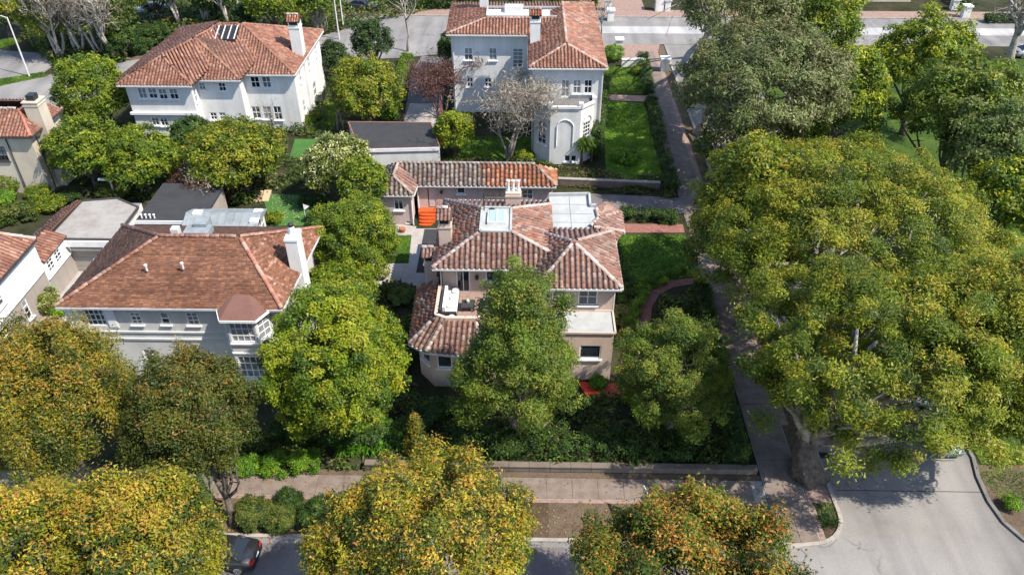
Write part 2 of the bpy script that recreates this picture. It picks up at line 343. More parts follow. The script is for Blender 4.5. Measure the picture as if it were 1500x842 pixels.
class Walls:
    def __init__(s, house, mat, frame='trim'): s.h = house; s.m = mat; s.mb = MB(); s.fr = frame; s.todo = []
    def wall(s, p0, p1, z0, z1, ops=()):
        """outward is to the right of p0->p1; ops: (x0,y0,x1,y1,nx,ny[,sill]) in photograph pixels or ('u',u0,u1,z0,z1,nx,ny[,sill])"""
        p0 = np.array(p0, float); p1 = np.array(p1, float); d = p1 - p0; L = np.hypot(*d); d /= L; inn = np.array([-d[1], d[0]]); R = []
        for o in ops:
            if o[0] == 'u': u0, u1, a, b = o[1:5]; rest = o[5:]
            else:
                mx, my = (o[0] + o[2]) / 2, (o[1] + o[3]) / 2
                u0 = on_wall(o[0], my, p0, p1)[0]; u1 = on_wall(o[2], my, p0, p1)[0]; b = on_wall(mx, o[1], p0, p1)[1]; a = on_wall(mx, o[3], p0, p1)[1]; rest = o[4:]
            u0 = max(u0, .05); u1 = min(u1, L - .05); a = max(a, z0 + .05); b = min(b, z1 - .05)
            if u1 - u0 < .15 or b - a < .15: continue
            R.append((u0, u1, a, b)); s.todo.append((p0 + d * (u0 + u1) / 2, math.atan2(d[1], d[0]), u1 - u0, b - a, a, rest))
        us = sorted({0., L, *[x for r in R for x in r[:2]]}); zs = sorted({z0, z1, *[x for r in R for x in r[2:]]})
        pt = lambda u, z, k=0.: (p0[0] + d[0] * u + inn[0] * k, p0[1] + d[1] * u + inn[1] * k, z)
        for i in range(len(us) - 1):
            for j in range(len(zs) - 1):
                cu, cz = (us[i] + us[i + 1]) / 2, (zs[j] + zs[j + 1]) / 2
                if any(r[0] < cu < r[1] and r[2] < cz < r[3] for r in R): continue
                s.mb.add([pt(us[i], zs[j]), pt(us[i + 1], zs[j]), pt(us[i + 1], zs[j + 1]), pt(us[i], zs[j + 1])], [(0, 1, 2, 3)])
        for u0, u1, a, b in R:
            for q in (((u0, a), (u1, a)), ((u1, a), (u1, b)), ((u1, b), (u0, b)), ((u0, b), (u0, a))):
                s.mb.add([pt(*q[0]), pt(*q[0], .13), pt(*q[1], .13), pt(*q[1])], [(0, 1, 2, 3)])
            s.mb.add([pt(u0, a, .13), pt(u1, a, .13), pt(u1, b, .13), pt(u0, b, .13)], [(0, 1, 2, 3)])
        return s
    def ring(s, poly, z0, z1, ops={}):
        for i in range(len(poly)): s.wall(poly[i], poly[(i + 1) % len(poly)], z0, z1, ops.get(i, ()))
        return s
    def build(s, name='wall'):
        o = s.mb.build(name, M[s.m], s.h)
        for p, ang, w, h, z, rest in s.todo:
            nx, ny = rest[0], rest[1]; sill = rest[2] if len(rest) > 2 else 1; kind = rest[3] if len(rest) > 3 else 'window'
            a, g, sl_ = window_meshes(w, h, nx, ny, s.fr, bool(sill))
            wo = link(kind, a, s.h, None, (p[0], p[1], z), (0, 0, ang)); link('pane', g, wo)
            if kind == 'window' and h > .7 and random.random() < .5:
                kh = h * random.choice((.3, .45, .6, .94)); key = ('blind', round(w, 2), round(kh, 2), round(h, 2))
                if key not in WINC:
                    bm = MB(); nb = max(3, int(kh / .12))
                    for q in range(nb): bm.add([(-w / 2 + .05, .078, h - .05 - kh * q / nb), (w / 2 - .05, .078, h - .05 - kh * q / nb), (w / 2 - .05, .0835, h - .05 - kh * (q + 1) / nb + .03), (-w / 2 + .05, .0835, h - .05 - kh * (q + 1) / nb + .03)], [(3, 2, 1, 0)])
                    o_ = bm.build('blind', M['blind']); WINC[key] = o_.data; bpy.data.objects.remove(o_)
                link('blind', WINC[key], wo)
            if sill: link('sill', sl_, wo)
        return o
def slab(name, poly, z, th, mat, parent=None, kind=None):
    return MB().prism([q[:2] for q in poly], z - th, z, None).build(name, mat, parent, kind)
# ---------------- vegetation ----------------
SPEC = dict(   # base colours, tip colours, tip share
    photinia=([(.135, .125, .012), (.19, .155, .014), (.085, .095, .012), (.055, .075, .014), (.24, .18, .018)], [(.38, .18, .025), (.40, .25, .03), (.30, .12, .02)], .24),
    yellow=([(.17, .16, .012), (.25, .21, .016), (.10, .115, .012), (.055, .08, .014), (.07, .09, .014), (.31, .25, .02)], [(.44, .31, .03), (.42, .22, .03), (.36, .16, .03)], .38),
    orange=([(.09, .125, .014), (.14, .16, .018), (.055, .085, .013), (.19, .18, .02), (.035, .055, .012)], [(.40, .16, .03), (.40, .23, .035), (.32, .11, .025)], .30),
    bronze=([(.075, .09, .014), (.055, .07, .013), (.105, .11, .017), (.04, .055, .012)], [(.25, .13, .025), (.20, .12, .025)], .20),
    camphor=([(.115, .14, .012), (.155, .17, .014), (.08, .105, .012), (.055, .08, .012), (.19, .195, .02)], [(.27, .22, .025), (.28, .19, .03), (.26, .26, .025)], .32),
    bright=([(.155, .185, .010), (.20, .215, .012), (.10, .135, .010), (.06, .095, .012), (.25, .245, .016)], [(.30, .27, .018), (.33, .25, .02)], .22),
    privet=([(.13, .165, .012), (.10, .135, .012), (.17, .195, .014), (.06, .09, .012)], [(.26, .24, .02), (.24, .24, .02)], .25),
    oak=([(.09, .135, .018), (.12, .16, .022), (.065, .10, .016), (.15, .175, .024), (.045, .075, .014)], [(.22, .21, .03), (.17, .17, .04)], .20),  # oak tips: new growth, yellowed further to suggest sunlit crown tops
    olive=([(.10, .14, .035), (.135, .175, .05), (.07, .105, .025), (.19, .22, .08)], [(.20, .21, .08), (.17, .17, .06)], .2),
    euc=([(.095, .115, .038), (.125, .14, .048), (.07, .09, .026), (.16, .165, .065), (.10, .095, .035)], [(.19, .16, .08), (.15, .14, .07)], .22),
    ivy=([(.12, .15, .012), (.16, .185, .014), (.08, .115, .012), (.05, .08, .012)], [(.30, .28, .02), (.25, .24, .02)], .22),
    dark=([(.028, .052, .016), (.04, .07, .02), (.02, .04, .012), (.055, .085, .025)], [(.08, .11, .03)], .12),
    cream=([(.10, .12, .022), (.07, .09, .02), (.16, .17, .03)], [(.50, .46, .26), (.42, .40, .20), (.30, .28, .12)], .34),
    hedge=([(.08, .17, .012), (.11, .21, .015), (.055, .12, .012), (.15, .25, .02)], [(.22, .30, .02)], .15),
    dhedge=([(.035, .07, .014), (.05, .09, .018), (.025, .05, .012)], [(.10, .14, .02)], .12),
    shrub=([(.07, .10, .018), (.10, .125, .02), (.05, .075, .016)], [(.17, .13, .035), (.15, .16, .03)], .2),
    redtwig=([(.10, .045, .035), (.13, .07, .05), (.075, .04, .035)], [(.17, .085, .07)], .3),
    drytwig=([(.22, .185, .14), (.27, .23, .18), (.16, .125, .095)], [(.32, .27, .21)], .3))
LEAFN, LEAFS = 1.35, .86
TINTK = dict(oak=(1.12, 1.1, 1), bright=(.92, 1.02, 1), camphor=(1.04, 1.08, .9), privet=(.95, 1.02, 1), yellow=(.90, .96, 1), photinia=(.88, .95, 1), ivy=(1.1, 1.15, 1))
def blob_crown(rng, c, R, spec, n, leaf, cl, shape='round', ratio=.56, nclump=None, flat=.75, low=-.55, lump=.2, dens=1.15):
    """leaf polygons round clumps spread through an uneven crown"""
    c = np.asarray(c, float); R = np.asarray(R, float); area = (R[0] * R[1] * R[2]) ** (2 / 3) * 12.5
    K = nclump or int(max(12, area / (cl * cl) * dens))
    NL = int(np.clip(area / 5.5, 8, 90)); ld = unit(rng.normal(size=(NL, 3)) + np.array([0, 0, .25])); lh = rng.uniform(.55, 1.0, NL)
    d = unit(rng.normal(size=(K * 3, 3)) + np.array([0, 0, .12])); d = d[d[:, 2] > low + .3 * rng.random(len(d))][:K]; K = len(d)
    sg = 1.5 / math.sqrt(NL); dist = np.arccos(np.clip(d @ ld.T, -1, 1)); bump = (lh * np.exp(-(dist / sg) ** 2)).max(1)
    big = np.cos((d @ unit(rng.normal(size=(4, 3))).T) * 2.4 + rng.random(4) * 6).mean(1)
    amp = 1 - lump * 1.25 * (1 - bump) + .10 * big; fr = np.where(rng.random(K) < .80, rng.uniform(.90, 1.03, K), rng.uniform(.35, .9, K)); q = d * (fr * amp / np.percentile(amp, 80))[:, None]
    ext = rng.random(K) < .07; q[ext] *= rng.uniform(1.02, 1.12, ext.sum())[:, None]; amp = np.ones(K)
    if shape == 'cone':
        z = rng.random(K) ** 1.25 * 2 - 1; ph = rng.random(K) * 6.283; w = np.clip((1 - z) / 2, 0, 1) ** .62 * (1 - .35 * np.clip((-z - .55) / .45, 0, 1)); rr = w * fr
        q = np.stack([np.cos(ph) * rr, np.sin(ph) * rr, z], 1); bo = np.sin(ph * 3 + z * 5 + rng.random() * 6) + np.sin(ph * 5 - z * 8 + rng.random() * 6); amp = 1 + .09 * bo + .10 * rng.normal(size=K); d = unit(q + np.array([0, 0, .2]))
    if shape == 'ovoid': q[:, :2] *= (.80 - .36 * q[:, 2:3]) * np.where(q[:, 2:3] < -.55, 1 - .35 * (-.55 - q[:, 2:3]) / .45, 1)
    if shape == 'box':
        q = rng.uniform(-1, 1, (K, 3)); ax = rng.integers(0, 3, K); q[np.arange(K), ax] = np.where(q[np.arange(K), ax] > 0, 1, -1) * .95; q[ax == 2, 2] = np.abs(q[ax == 2, 2]); amp = np.ones(K); d = unit(q)
    C = c + q * (R - cl * .55 * (R > cl)) * (amp[:, None] if shape != 'cone' else np.stack([amp, amp, np.ones(K)], 1))
    cr = cl * .72 * rng.uniform(.6, 1.3, K)
    i = rng.choice(K, n, p=cr ** 2 / (cr ** 2).sum())
    plume = spec in ('orange', 'photinia', 'bronze', 'yellow')
    if plume: flat = 1.35 if spec != 'yellow' else 1.05
    e = unit(rng.normal(size=(n, 3)) + np.array([0, 0, .35]) + d[i] * .55)
    rad = rng.uniform(.15, 1.0, n) ** .55; rad = np.where(rng.random(n) < .10, rng.uniform(1.0, 1.35, n), rad)
    pos = C[i] + e * (cr[i] * rad)[:, None] * np.array([1, 1, flat]); pos += rng.normal(size=(n, 3)) * leaf * .25
    pos[:, 2] = np.maximum(pos[:, 2], .12 + rng.random(n) * .3)
    nrm = unit(e * .55 + d[i] * .35 + np.array([0, 0, .55]) + rng.normal(size=(n, 3)) * .62)
    a = unit(np.cross(nrm, rng.normal(size=(n, 3)))); b = np.cross(nrm, a)
    L = leaf * (.5 + .62 * rng.random(n) ** .8 + .35 * (rng.random(n) < .15))[:, None]; Wd = L * ratio
    V = np.stack([pos - a * L * .42 - b * Wd * .5, pos - a * L * .42 + b * Wd * .5, pos + a * L * .62 - nrm * L * .1], 1).reshape(-1, 3)
    base, tip, ts = SPEC[spec]; base = np.array(base); tip = np.array(tip)
    bi = np.clip((rng.integers(0, len(base), K)[i] + rng.integers(-1, 2, n) * (rng.random(n) < .22)), 0, len(base) - 1); col = base[bi]
    ct = (rng.random(K) < ts * 1.7 * np.clip(.5 + .7 * d[:, 2], .15, 1.2)) * rng.uniform(.35, .9, K)
    tv = ct[i] * np.clip(rad * 1.6 - .35, .1, 1) * np.clip(.55 + .7 * (e * unit(d[i] + np.array([0, 0, .5]))).sum(1), .1, 1.1)
    if plume: tv = (rng.random(K) ** .7)[i] * np.clip((e[:, 2] * rad - .12) * 2.1, 0, 1) * ts * (2.0 if spec == 'orange' else 2.2) * np.clip(.45 + .8 * d[i][:, 2], .1, 1.1)
    isT = rng.random(n) < tv; col = np.where(isT[:, None], tip[rng.integers(0, len(tip), n)], col)
    col = col * rng.uniform(.90, 1.11, (n, 1)) * rng.uniform(.80, 1.2, K)[i][:, None]
    return V, col * np.array(TINTK.get(spec, (1, 1, 1))) * np.array([1.0, 1.07, .95]), C
def limb(rng, a, b, bend=.12, k=5):
    a = np.array(a, float); b = np.array(b, float); L = np.linalg.norm(b - a); o = rng.normal(size=3) * L * bend; o[2] = abs(o[2]) * .6
    return [a + (b - a) * t + o * math.sin(math.pi * t) + rng.normal(size=3) * L * .012 for t in np.linspace(0, 1, k)]
NT = [0]
def tree(name, label, cat, bbox, zc, spec, n, leaf, cl=1.1, base=None, group=None, shape='round', trunk=.28, limbs=9, bark='bark', rz=None, ry=1.0, mat='leaf', lean=None, limb_bark=None,  centre=None, R=None, **kw):
    NT[0] += 1; rng = np.random.default_rng(1000 + NT[0])
    if centre is None:
        cx, cy = (bbox[0] + bbox[2]) / 2, (bbox[1] + bbox[3]) / 2; c = P(cx, cy, zc); s = FPX / depth(c); hw = (bbox[2] - bbox[0]) / 2 / s; hh = (bbox[3] - bbox[1]) / 2 / s
        al = math.atan2(CAM_H - zc, np.hypot(c[0], c[1])); r_y = hw * ry
        if rz is None: rz = math.sqrt(max(hh * hh - (r_y * math.sin(al)) ** 2, (.35 * hh) ** 2)) / math.cos(al)
        R = (hw, r_y, min(rz, zc - .25) if shape != 'cone' else rz)
    else: c = np.array(centre, float)
    g = P(*base, 0) if base is not None else np.array([c[0], c[1], 0.])
    t = empty(name, g, label, cat, group)
    V, col, C = blob_crown(rng, c, R, spec, int(n * (2.15 if leaf < .28 and n > 20000 else 1.05)), leaf * (.70 if leaf < .28 and n > 20000 else .92), cl, shape, **kw)
    link('crown', raw_mesh('crown', V - g, 3, col, M[mat]), t, 'stuff')
    if trunk:
        tb = MB(); top = np.array([c[0], c[1], c[2] - R[2] * .25]) if shape != 'cone' else np.array([c[0], c[1], c[2] + R[2] * .7]); fk = g + (top - g) * (.5 if shape != 'cone' else .95); fk[2] = max(fk[2], .4)
        if lean is not None: fk = np.array(lean, float)
        pts = limb(rng, g - Z3 * .1, fk, .05, 6); tb.tube(pts, np.linspace(trunk, trunk * .7, 6) * np.array([1.55, 1.08, 1, 1, 1, 1]), 9 if trunk < .6 else 20)
        if trunk >= .6:
            for j in range(len(tb.v)):
                k, m_ = divmod(j, 20); c0 = pts[k]; f = 1 + .16 * math.cos(m_ * 2 * math.pi / 4 + k * .5) + .10 * math.cos(m_ * 2 * math.pi * 7 / 20 + k) + random.uniform(-.04, .04); tb.v[j] = tuple(np.array(c0) + (np.array(tb.v[j]) - c0) * f)
        idx = rng.permutation(len(C))[:limbs]
        trunk_mb = tb
        if limb_bark: tb = MB()
        for q in C[idx]:
            st = np.array(pts[rng.integers(3, 6)]); kk = .86 if limb_bark else .92; pl = limb(rng, st, st + (q - st) * kk, .05 if limb_bark else .12, 6); tb.tube(pl, np.linspace(trunk * .5, trunk * .10, 6), 5)
            for _ in range(2):
                k = rng.integers(2, 5); e = pl[k] + unit(rng.normal(size=3) + np.array([0, 0, .5])) * np.linalg.norm(q - st) * (.16 if limb_bark else .26); tb.tube(limb(rng, pl[k], e, .1, 4), np.linspace(trunk * .2, trunk * .05, 4), 4)
        if limb_bark: tb.build('limb', M[limb_bark], t, None, True)
        trunk_mb.build('trunk', M[bark], t, None, True)
    return t
def bare_tree(name, label, cat, base, h, spread, stems=1, bark='barkpale', n2=7, n3=5, r0=.13, group=None, twigs=None, up=.8, n4=3, lean0=.12):
    NT[0] += 1; rng = np.random.default_rng(3000 + NT[0]); g = P(*base, 0) if len(base) == 2 else np.array(base, float); t = empty(name, g, label, cat, group)
    tb = MB(); ends = []
    for s in range(stems):
        a = g + np.array([rng.normal() * .25, rng.normal() * .25, -.05]) * (stems > 1); ang = rng.random() * 6.28
        b = a + np.array([math.cos(ang) * spread * (.45 if stems > 1 else lean0), math.sin(ang) * spread * (.45 if stems > 1 else lean0), h * rng.uniform(.75, 1.0) * (1 if stems > 1 else .62)])
        pl = limb(rng, a, b, .05, 6); tb.tube(pl, np.linspace(r0, r0 * (.25 if stems > 1 else .55), 6), 6)
        for _ in range(n2):
            k = rng.integers(2, 6) if stems > 1 else rng.integers(3, 6); st = pl[k]; an = rng.random() * 6.28
            e = st + np.array([math.cos(an), math.sin(an), 0]) * spread * rng.uniform(.3, .8) * (.6 if stems > 1 else 1) + Z3 * max(.4, (g[2] + h - st[2])) * rng.uniform(.35, 1.0) * up
            p2 = limb(rng, st, e, .1, 5); tb.tube(p2, np.linspace(r0 * .45, r0 * .13, 5), 4)
            for _ in range(n3):
                s2 = p2[rng.integers(1, 5)]; e2 = s2 + unit(rng.normal(size=3) * .75 + unit(e - st) + Z3 * .5) * np.linalg.norm(e - st) * rng.uniform(.25, .6); p3 = limb(rng, s2, e2, .1, 4); tb.tube(p3, np.linspace(r0 * .2, r0 * .07, 4), 3, cap=False)
                for _ in range(n4):
                    s3 = p3[rng.integers(1, 4)]; e3 = s3 + unit(rng.normal(size=3) * .8 + unit(e2 - s2) + Z3 * .4) * np.linalg.norm(e2 - s2) * .55; tb.tube([s3, (s3 + e3) / 2 + rng.normal(size=3) * .04, e3], [r0 * .085, r0 * .07, r0 * .045], 3, cap=False); ends.append(e3); ends.append(e2)
    tb.build('trunk', M[bark], t, None, True)
    if twigs:
        spec, n, leaf = twigs; E = np.array(ends); p = E[rng.integers(0, len(E), n)] + rng.normal(size=(n, 3)) * .28; a = unit(rng.normal(size=(n, 3)) + np.array([0, 0, .5])); nn = unit(rng.normal(size=(n, 3)) + Z3); b = unit(np.cross(a, nn)); L = leaf * rng.uniform(.6, 1.5, n)[:, None]
        V = np.stack([p, p + b * L * .10 + a * L * .5, p + a * L, p - b * L * .10 + a * L * .5], 1).reshape(-1, 3); base_, tip, ts = SPEC[spec]; col = np.array(base_ + tip)[rng.integers(0, len(base_ + tip), n)] * rng.uniform(.8, 1.2, (n, 1))
        link('crown', raw_mesh('crown', V - g, 4, col, M['leafd']), t, 'stuff')
    return t
def shrub(name, label, cat, px, hw, h, spec, n, leaf=.2, cl=.4, group=None, ry=1.0, shape='round', mat='leaf', z0=0.0):
    """shrub whose middle stands on pixel px; hw metres half width, h metres high"""
    g = P(*px, 0); c = g + Z3 * (h * .5 + z0); R = (hw, hw * ry, h * .5)
    NT[0] += 1; rng = np.random.default_rng(5000 + NT[0]); V, col, C = blob_crown(rng, c, R, spec, int(n * LEAFN), leaf * LEAFS, min(cl, hw * .6, h * .5), shape, low=-.9, lump=.12)
    t = empty(name, g, label, cat, group); link('foliage', raw_mesh('foliage', V - g, 3, col, M[mat]), t, 'stuff')
    st = MB()
    for q in C[rng.permutation(len(C))[:6]]: st.tube(limb(rng, g - Z3 * .05, g + (q - g) * .8, .1, 4), np.linspace(.05, .015, 4), 4)
    st.build('stem', M['bark'], t); return t
def hedge(name, label, cat, a, b, w, h, spec, n, leaf=.16, group=None):
    """clipped hedge between two ground points"""
    a = np.array(a, float)[:2]; b = np.array(b, float)[:2]; L = np.hypot(*(b - a)); d = (b - a) / L; NT[0] += 1; rng = np.random.default_rng(7000 + NT[0])
    V, col, C = blob_crown(rng, (0, 0, h * .5), (L / 2, w / 2, h / 2), spec, int(n * LEAFN), leaf * LEAFS, min(.5, w * .6), 'box', nclump=int(max(24, L * (w + 2 * h) * 7)))
    rot = np.array([[d[0], -d[1], 0], [d[1], d[0], 0], [0, 0, 1]]); m = (a + b) / 2; g = np.array([m[0], m[1], 0.])
    t = empty(name, g, label, cat, group); link('foliage', raw_mesh('foliage', V @ rot.T, 3, col, M['leaf']), t, 'stuff')
    st = MB()
    for k in range(max(3, int(L / .8))):
        p = g + np.array([*(d * (k + .5 - max(3, int(L / .8)) / 2) * L / max(3, int(L / .8))), 0]); st.tube([p - Z3 * .05, p + Z3 * h * .75], [.05, .02], 5)
    st.build('stem', M['bark'], t); return t
def blades(rng, centres, n, L, spread, cols, wid=.035, droop=.55):
    """strap-leaved rosettes: n arching blades on every centre"""
    c = np.repeat(np.asarray(centres, float), n, 0); k = len(c); an = rng.random(k) * 6.283; el = rng.uniform(.35, 1.35, k); le = L * rng.uniform(.6, 1.1, k)
    h = np.stack([np.cos(an), np.sin(an), np.zeros(k)], 1); sd = np.stack([-np.sin(an), np.cos(an), np.zeros(k)], 1) * wid
    p0 = c + h * .04; p1 = c + h * (np.cos(el) * le * .55)[:, None] + Z3 * (np.sin(el) * le * .62)[:, None]; p2 = c + h * (np.cos(el) * le * .55 + le * spread)[:, None] + Z3 * (np.sin(el) * le * .62 - le * droop * .35 * np.cos(el))[:, None]
    p2[:, 2] = np.maximum(p2[:, 2], .03)
    V = np.stack([p0 - sd * .6, p1 - sd, p2, p1 + sd], 1).reshape(-1, 3) if wid > .045 and L > .9 else None
    if V is None: V = np.stack([p0 - sd, p0 + sd, p2, p2], 1).reshape(-1, 3)
    return V, np.array(cols)[rng.integers(0, len(cols), k)] * rng.uniform(.75, 1.25, (k, 1))
def in_poly(x, y, poly):
    r = np.zeros(len(x), bool); n = len(poly)
    for i in range(n):
        x0, y0 = poly[i][:2]; x1, y1 = poly[(i + 1) % n][:2]
        with np.errstate(divide='ignore', invalid='ignore'): r ^= ((y0 > y) != (y1 > y)) & (x < (x1 - x0) * (y - y0) / (y1 - y0) + x0)
    return r
def lawn(px, mat='lawn', n=9000, h=.13, cols=((.05, .12, .015), (.09, .18, .02), (.14, .22, .03)), name='lawn', z=.012, wid=.03):
    poly = [P(*q, 0) if len(q) == 2 else q for q in px]; o = slab(name, poly, z, .05, M[mat], None, 'structure')
    if n:
        a = np.array(poly)[:, :2]; lo, hi = a.min(0), a.max(0); p = RNG.uniform(lo, hi, (n * 3, 2)); p = p[in_poly(p[:, 0], p[:, 1], poly)][:n]
        V, c = blades(RNG, np.column_stack([p, np.full(len(p), z)]), 3, h, .3, cols, wid); pp = np.repeat(p, 3, 0); f = np.sin(pp[:, 0] * 1.1 + 2.2 * np.sin(pp[:, 1] * .6)) * np.sin(pp[:, 1] * 1.4 + 1.7 * np.sin(pp[:, 0] * .8)); c = c * (1 + .42 * f)[:, None] * (1 + np.array([.25, .02, -.1]) * np.clip(f, 0, 1)[:, None])
        o2 = link('grass', raw_mesh('grass', V, 4, c, M['blade']), None, 'stuff')
    return o
# ---------------- ground, roads, pavements ----------------
def struct(name, poly, z, mat, th=.05):
    return slab(name, [P(*q, 0) if len(q) == 2 else q for q in poly], z, th, M[mat], None, 'structure')
def R4(x0, x1, y0, y1): return [(x0, y0, 0), (x1, y0, 0), (x1, y1, 0), (x0, y1, 0)]
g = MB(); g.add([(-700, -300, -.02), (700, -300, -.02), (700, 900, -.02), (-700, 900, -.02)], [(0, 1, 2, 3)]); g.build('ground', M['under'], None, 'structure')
# front street with the side road running away from it, one asphalt sheet
arc = lambda cx, cy, r, a0, a1, n=7: [(cx + r * math.cos(math.radians(a0 + (a1 - a0) * i / n)), cy + r * math.sin(math.radians(a0 + (a1 - a0) * i / n)), 0) for i in range(n + 1)]
RXL, RXR, KY = 18.4, 27.8, 26.9
left_arc = [(14.6, 26.7, 0), (15.6, 26.9, 0)] + arc(16.2, 29.1, 2.1, -80, 0, 8)
rk = [P(1425, 672), P(1432, 700), P(1448, 735), P(1470, 766), P(1500, 792), P(1560, 820)]
road = [(-160, 18.6, 0), (-160, KY, 0), (14.6, KY, 0)] + left_arc[1:] + [(RXL, 104.4, 0), (RXR, 104.4, 0)] + rk + [(160, 24.2, 0), (160, 18.6, 0)]
MB().prism([q[:2] for q in road], -.05, .004).build('road', M['asph'], None, 'structure')
struct('road', R4(-160, 14.4, 18.7, 26.6), .008, 'drive', .004)
struct('road', [P(1170, 800), (18.4, 27.6, 0), P(1368, 792), P(1400, 850), (14, 24, 0)], .009, 'asph_back', .004)
def kerb(pts, name='kerb', w=.22, h=.14, mat='kerb'):
    for i in range(len(pts) - 1):
        MB().seg(np.array([*pts[i][:2], h / 2 - .03]), np.array([*pts[i + 1][:2], h / 2 - .03]), w, h + .06).build(name, M[mat], None, 'structure')
kerb([(-60 + 6 * k, KY + .11, 0) for k in range(13)] + [(14.6, KY + .11, 0)])
kerb([(a[0] - .0, a[1] + .02, 0) for a in left_arc] + [(RXL - .11, 30 + 5 * k, 0) for k in range(15)])
kerb([(RXR + .11, 100 - 5 * k, 0) for k in range(13)] + rk, mat='graydeck')  # kerb on this side is darker: its shade is put into the colour
# pavement: bed and slabs
bed = struct('sidewalk', R4(-60, 14.4, 29.85, 31.4), .03, 'kerb', .06)
V = 1.52; x = -40.
bedo = bed
def slabs(parent, xs, ys, mat, name='paving_slab'):
    for x0, x1 in xs:
        for y0, y1 in ys:
            m = MB(); dz = random.uniform(-.006, .006); m.box(x0 + .012, x1 - .012, y0 + .012, y1 - .012, .031, .06 + dz); m.build(name, M[mat], parent)
slabs(bed, [(-38 + 1.52 * k, -38 + 1.52 * (k + 1)) for k in range(34)], [(29.87, 31.38)], 'walk')
bed2 = struct('sidewalk', R4(14.45, 16.75, 26.95, 104.3), .03, 'kerb', .06)
slabs(bed2, [(14.5, 16.7)], [(31.4 + 1.6 * k, 31.4 + 1.6 * (k + 1)) for k in range(45)], 'walk')
slabs(bed2, [(14.5, 15.6), (15.6, 16.7)], [(27.1, 28.4), (28.4, 29.87), (29.87, 31.38)], 'walk')
struct('sidewalk', R4(16.78, 18.2, 29.85, 31.35), .045, 'brickp', .07)
# verges
struct('verge', R4(-60, 14.4, 27.1, 29.8), .02, 'verge'); struct('verge', R4(16.8, 18.25, 31.4, 104), .02, 'verge')
struct('brick_border', R4(16.76, 17.05, 27.3, 29.8), .05, 'brickp'); struct('brick_border', R4(16.76, 17.2, 36, 104), .045, 'brickp'); struct('brick_border', R4(-60, 14.4, 29.6, 29.84), .035, 'brickp')
lawn([(17.2, 48, 0), (18.2, 48, 0), (18.2, 100, 0), (17.2, 100, 0)], n=1500, name='grass_strip')
struct('planting_bed', [(17.06, 27.4, 0), (17.6, 27.7, 0), (18.1, 28.4, 0), (18.2, 29.2, 0), (18.2, 29.8, 0), (17.06, 29.8, 0)], .03, 'soil')
struct('planting_bed', R4(-60, 14.4, 31.42, 31.85), .02, 'verge')
# ground across the side road
lawn([(28.2, 33, 0), (70, 33, 0), (70, 100, 0), (28.2, 100, 0)], 'park', n=4000, name='park_lawn', h=.2, cols=((.03, .07, .012), (.05, .10, .015)), wid=.05)  # blades also coloured dark for the shade over this lawn
struct('verge', [q for q in rk] + [(60, 24.6, 0), (60, 32.9, 0), (28.0, 32.9, 0)], .006, 'verge')
lawn([P(1430, 690), P(1520, 690), P(1520, 745), P(1462, 730)], 'verge', n=1200, name='grass_strip')
# back street
struct('back_street', R4(-19, 160, 104.5, 108.6), .004, 'asph_back'); struct('back_street', R4(-19, 160, 108.6, 111.4), .008, 'asph_light'); struct('back_street', R4(-19, 160, 111.4, 115.2), .004, 'asph_back')
struct('sidewalk', R4(-30, 160, 115.4, 118.4), .06, 'brickp', .1); kerb([(-30 + 10 * k, 115.3, 0) for k in range(20)])
struct('sidewalk', [(8.6, 99.8, 0), (16.6, 98.5, 0), (17.8, 104.3, 0), (10.2, 104.4, 0)], .055, 'brickp')
struct('driveway', [(8, 118.4, 0), (17.5, 118.4, 0), (17.5, 130, 0), (8, 130, 0)], .075, 'brickp')
struct('cul_de_sac', [P(440, 60), P(470, 95), P(520, 88), P(585, 85), P(660, 78), P(664, 26), P(610, 28), P(560, 10), P(500, -8), P(455, 2), P(500, 22), P(515, 35), P(500, 45)], .012, 'asph_back')
struct('driveway', [P(590, 185), P(648, 185), P(652, 85), P(618, 82), P(604, 105)], .02, 'drive'); struct('driveway', [P(590, 186), P(642, 186), P(646, 152), P(600, 152)], .028, 'conc')
struct('driveway', [P(-30, 135), P(-30, 195), P(75, 165), P(190, 118), P(235, 80), P(205, 78), P(180, 92), P(80, 108), P(20, 120)], .01, 'asph_back')
struct('driveway', [P(-60, 70), P(60, 78), P(80, 95), P(62, 108), P(-60, 122)], .012, 'asph_back'); struct('driveway', [P(195, 12), P(255, 8), P(246, 30), P(196, 35)], .014, 'asph_back')
lawn([P(-20, 62), P(22, 55), P(30, 63), P(-20, 76)], n=1500, name='grass_strip', wid=.06); lawn([P(-40, 122), P(20, 113), P(62, 106), P(70, 112), P(20, 122), P(-40, 136)], n=2500, name='grass_strip', wid=.06, h=.2)
struct('planting_bed', [P(168, 92), P(190, 60), P(236, 62), P(228, 84)], .016, 'verge')
# gardens round the houses
lawn([P(884, 148), P(944, 152), P(975, 277), P(888, 262)], n=6000, name='lawn', wid=.05, h=.16, cols=((.08, .19, .012), (.14, .28, .02), (.21, .33, .03)))
lawn([P(884, 98), P(935, 98), P(942, 138), P(884, 138)], n=5000, name='lawn', wid=.05, h=.16, cols=((.07, .14, .015), (.13, .21, .03)))
struct('garden_path', [P(884, 139), P(958, 141), P(960, 150), P(884, 147)], .03, 'brickp')
lawn([P(905, 344), P(1003, 344), P(1018, 404), P(985, 410), P(950, 425), P(905, 445)], n=7000, name='lawn', cols=((.03, .08, .01), (.05, .11, .014), (.08, .14, .02)))
struct('driveway', [P(816, 282), P(1005, 290), P(1002, 312), P(905, 312), P(860, 300), P(816, 298)], .02, 'drive')
struct('garden_path', [P(908, 328), P(1000, 329), P(1003, 341), P(908, 341)], .035, 'brick')
struct('garden_path', [P(1022, 407), P(1020, 415), P(985, 421), P(966, 432), P(955, 450), P(953, 470), P(940, 495), P(930, 560), P(905, 560), P(915, 500), P(933, 468), P(937, 445), P(952, 423), P(975, 411)], .035, 'brick')
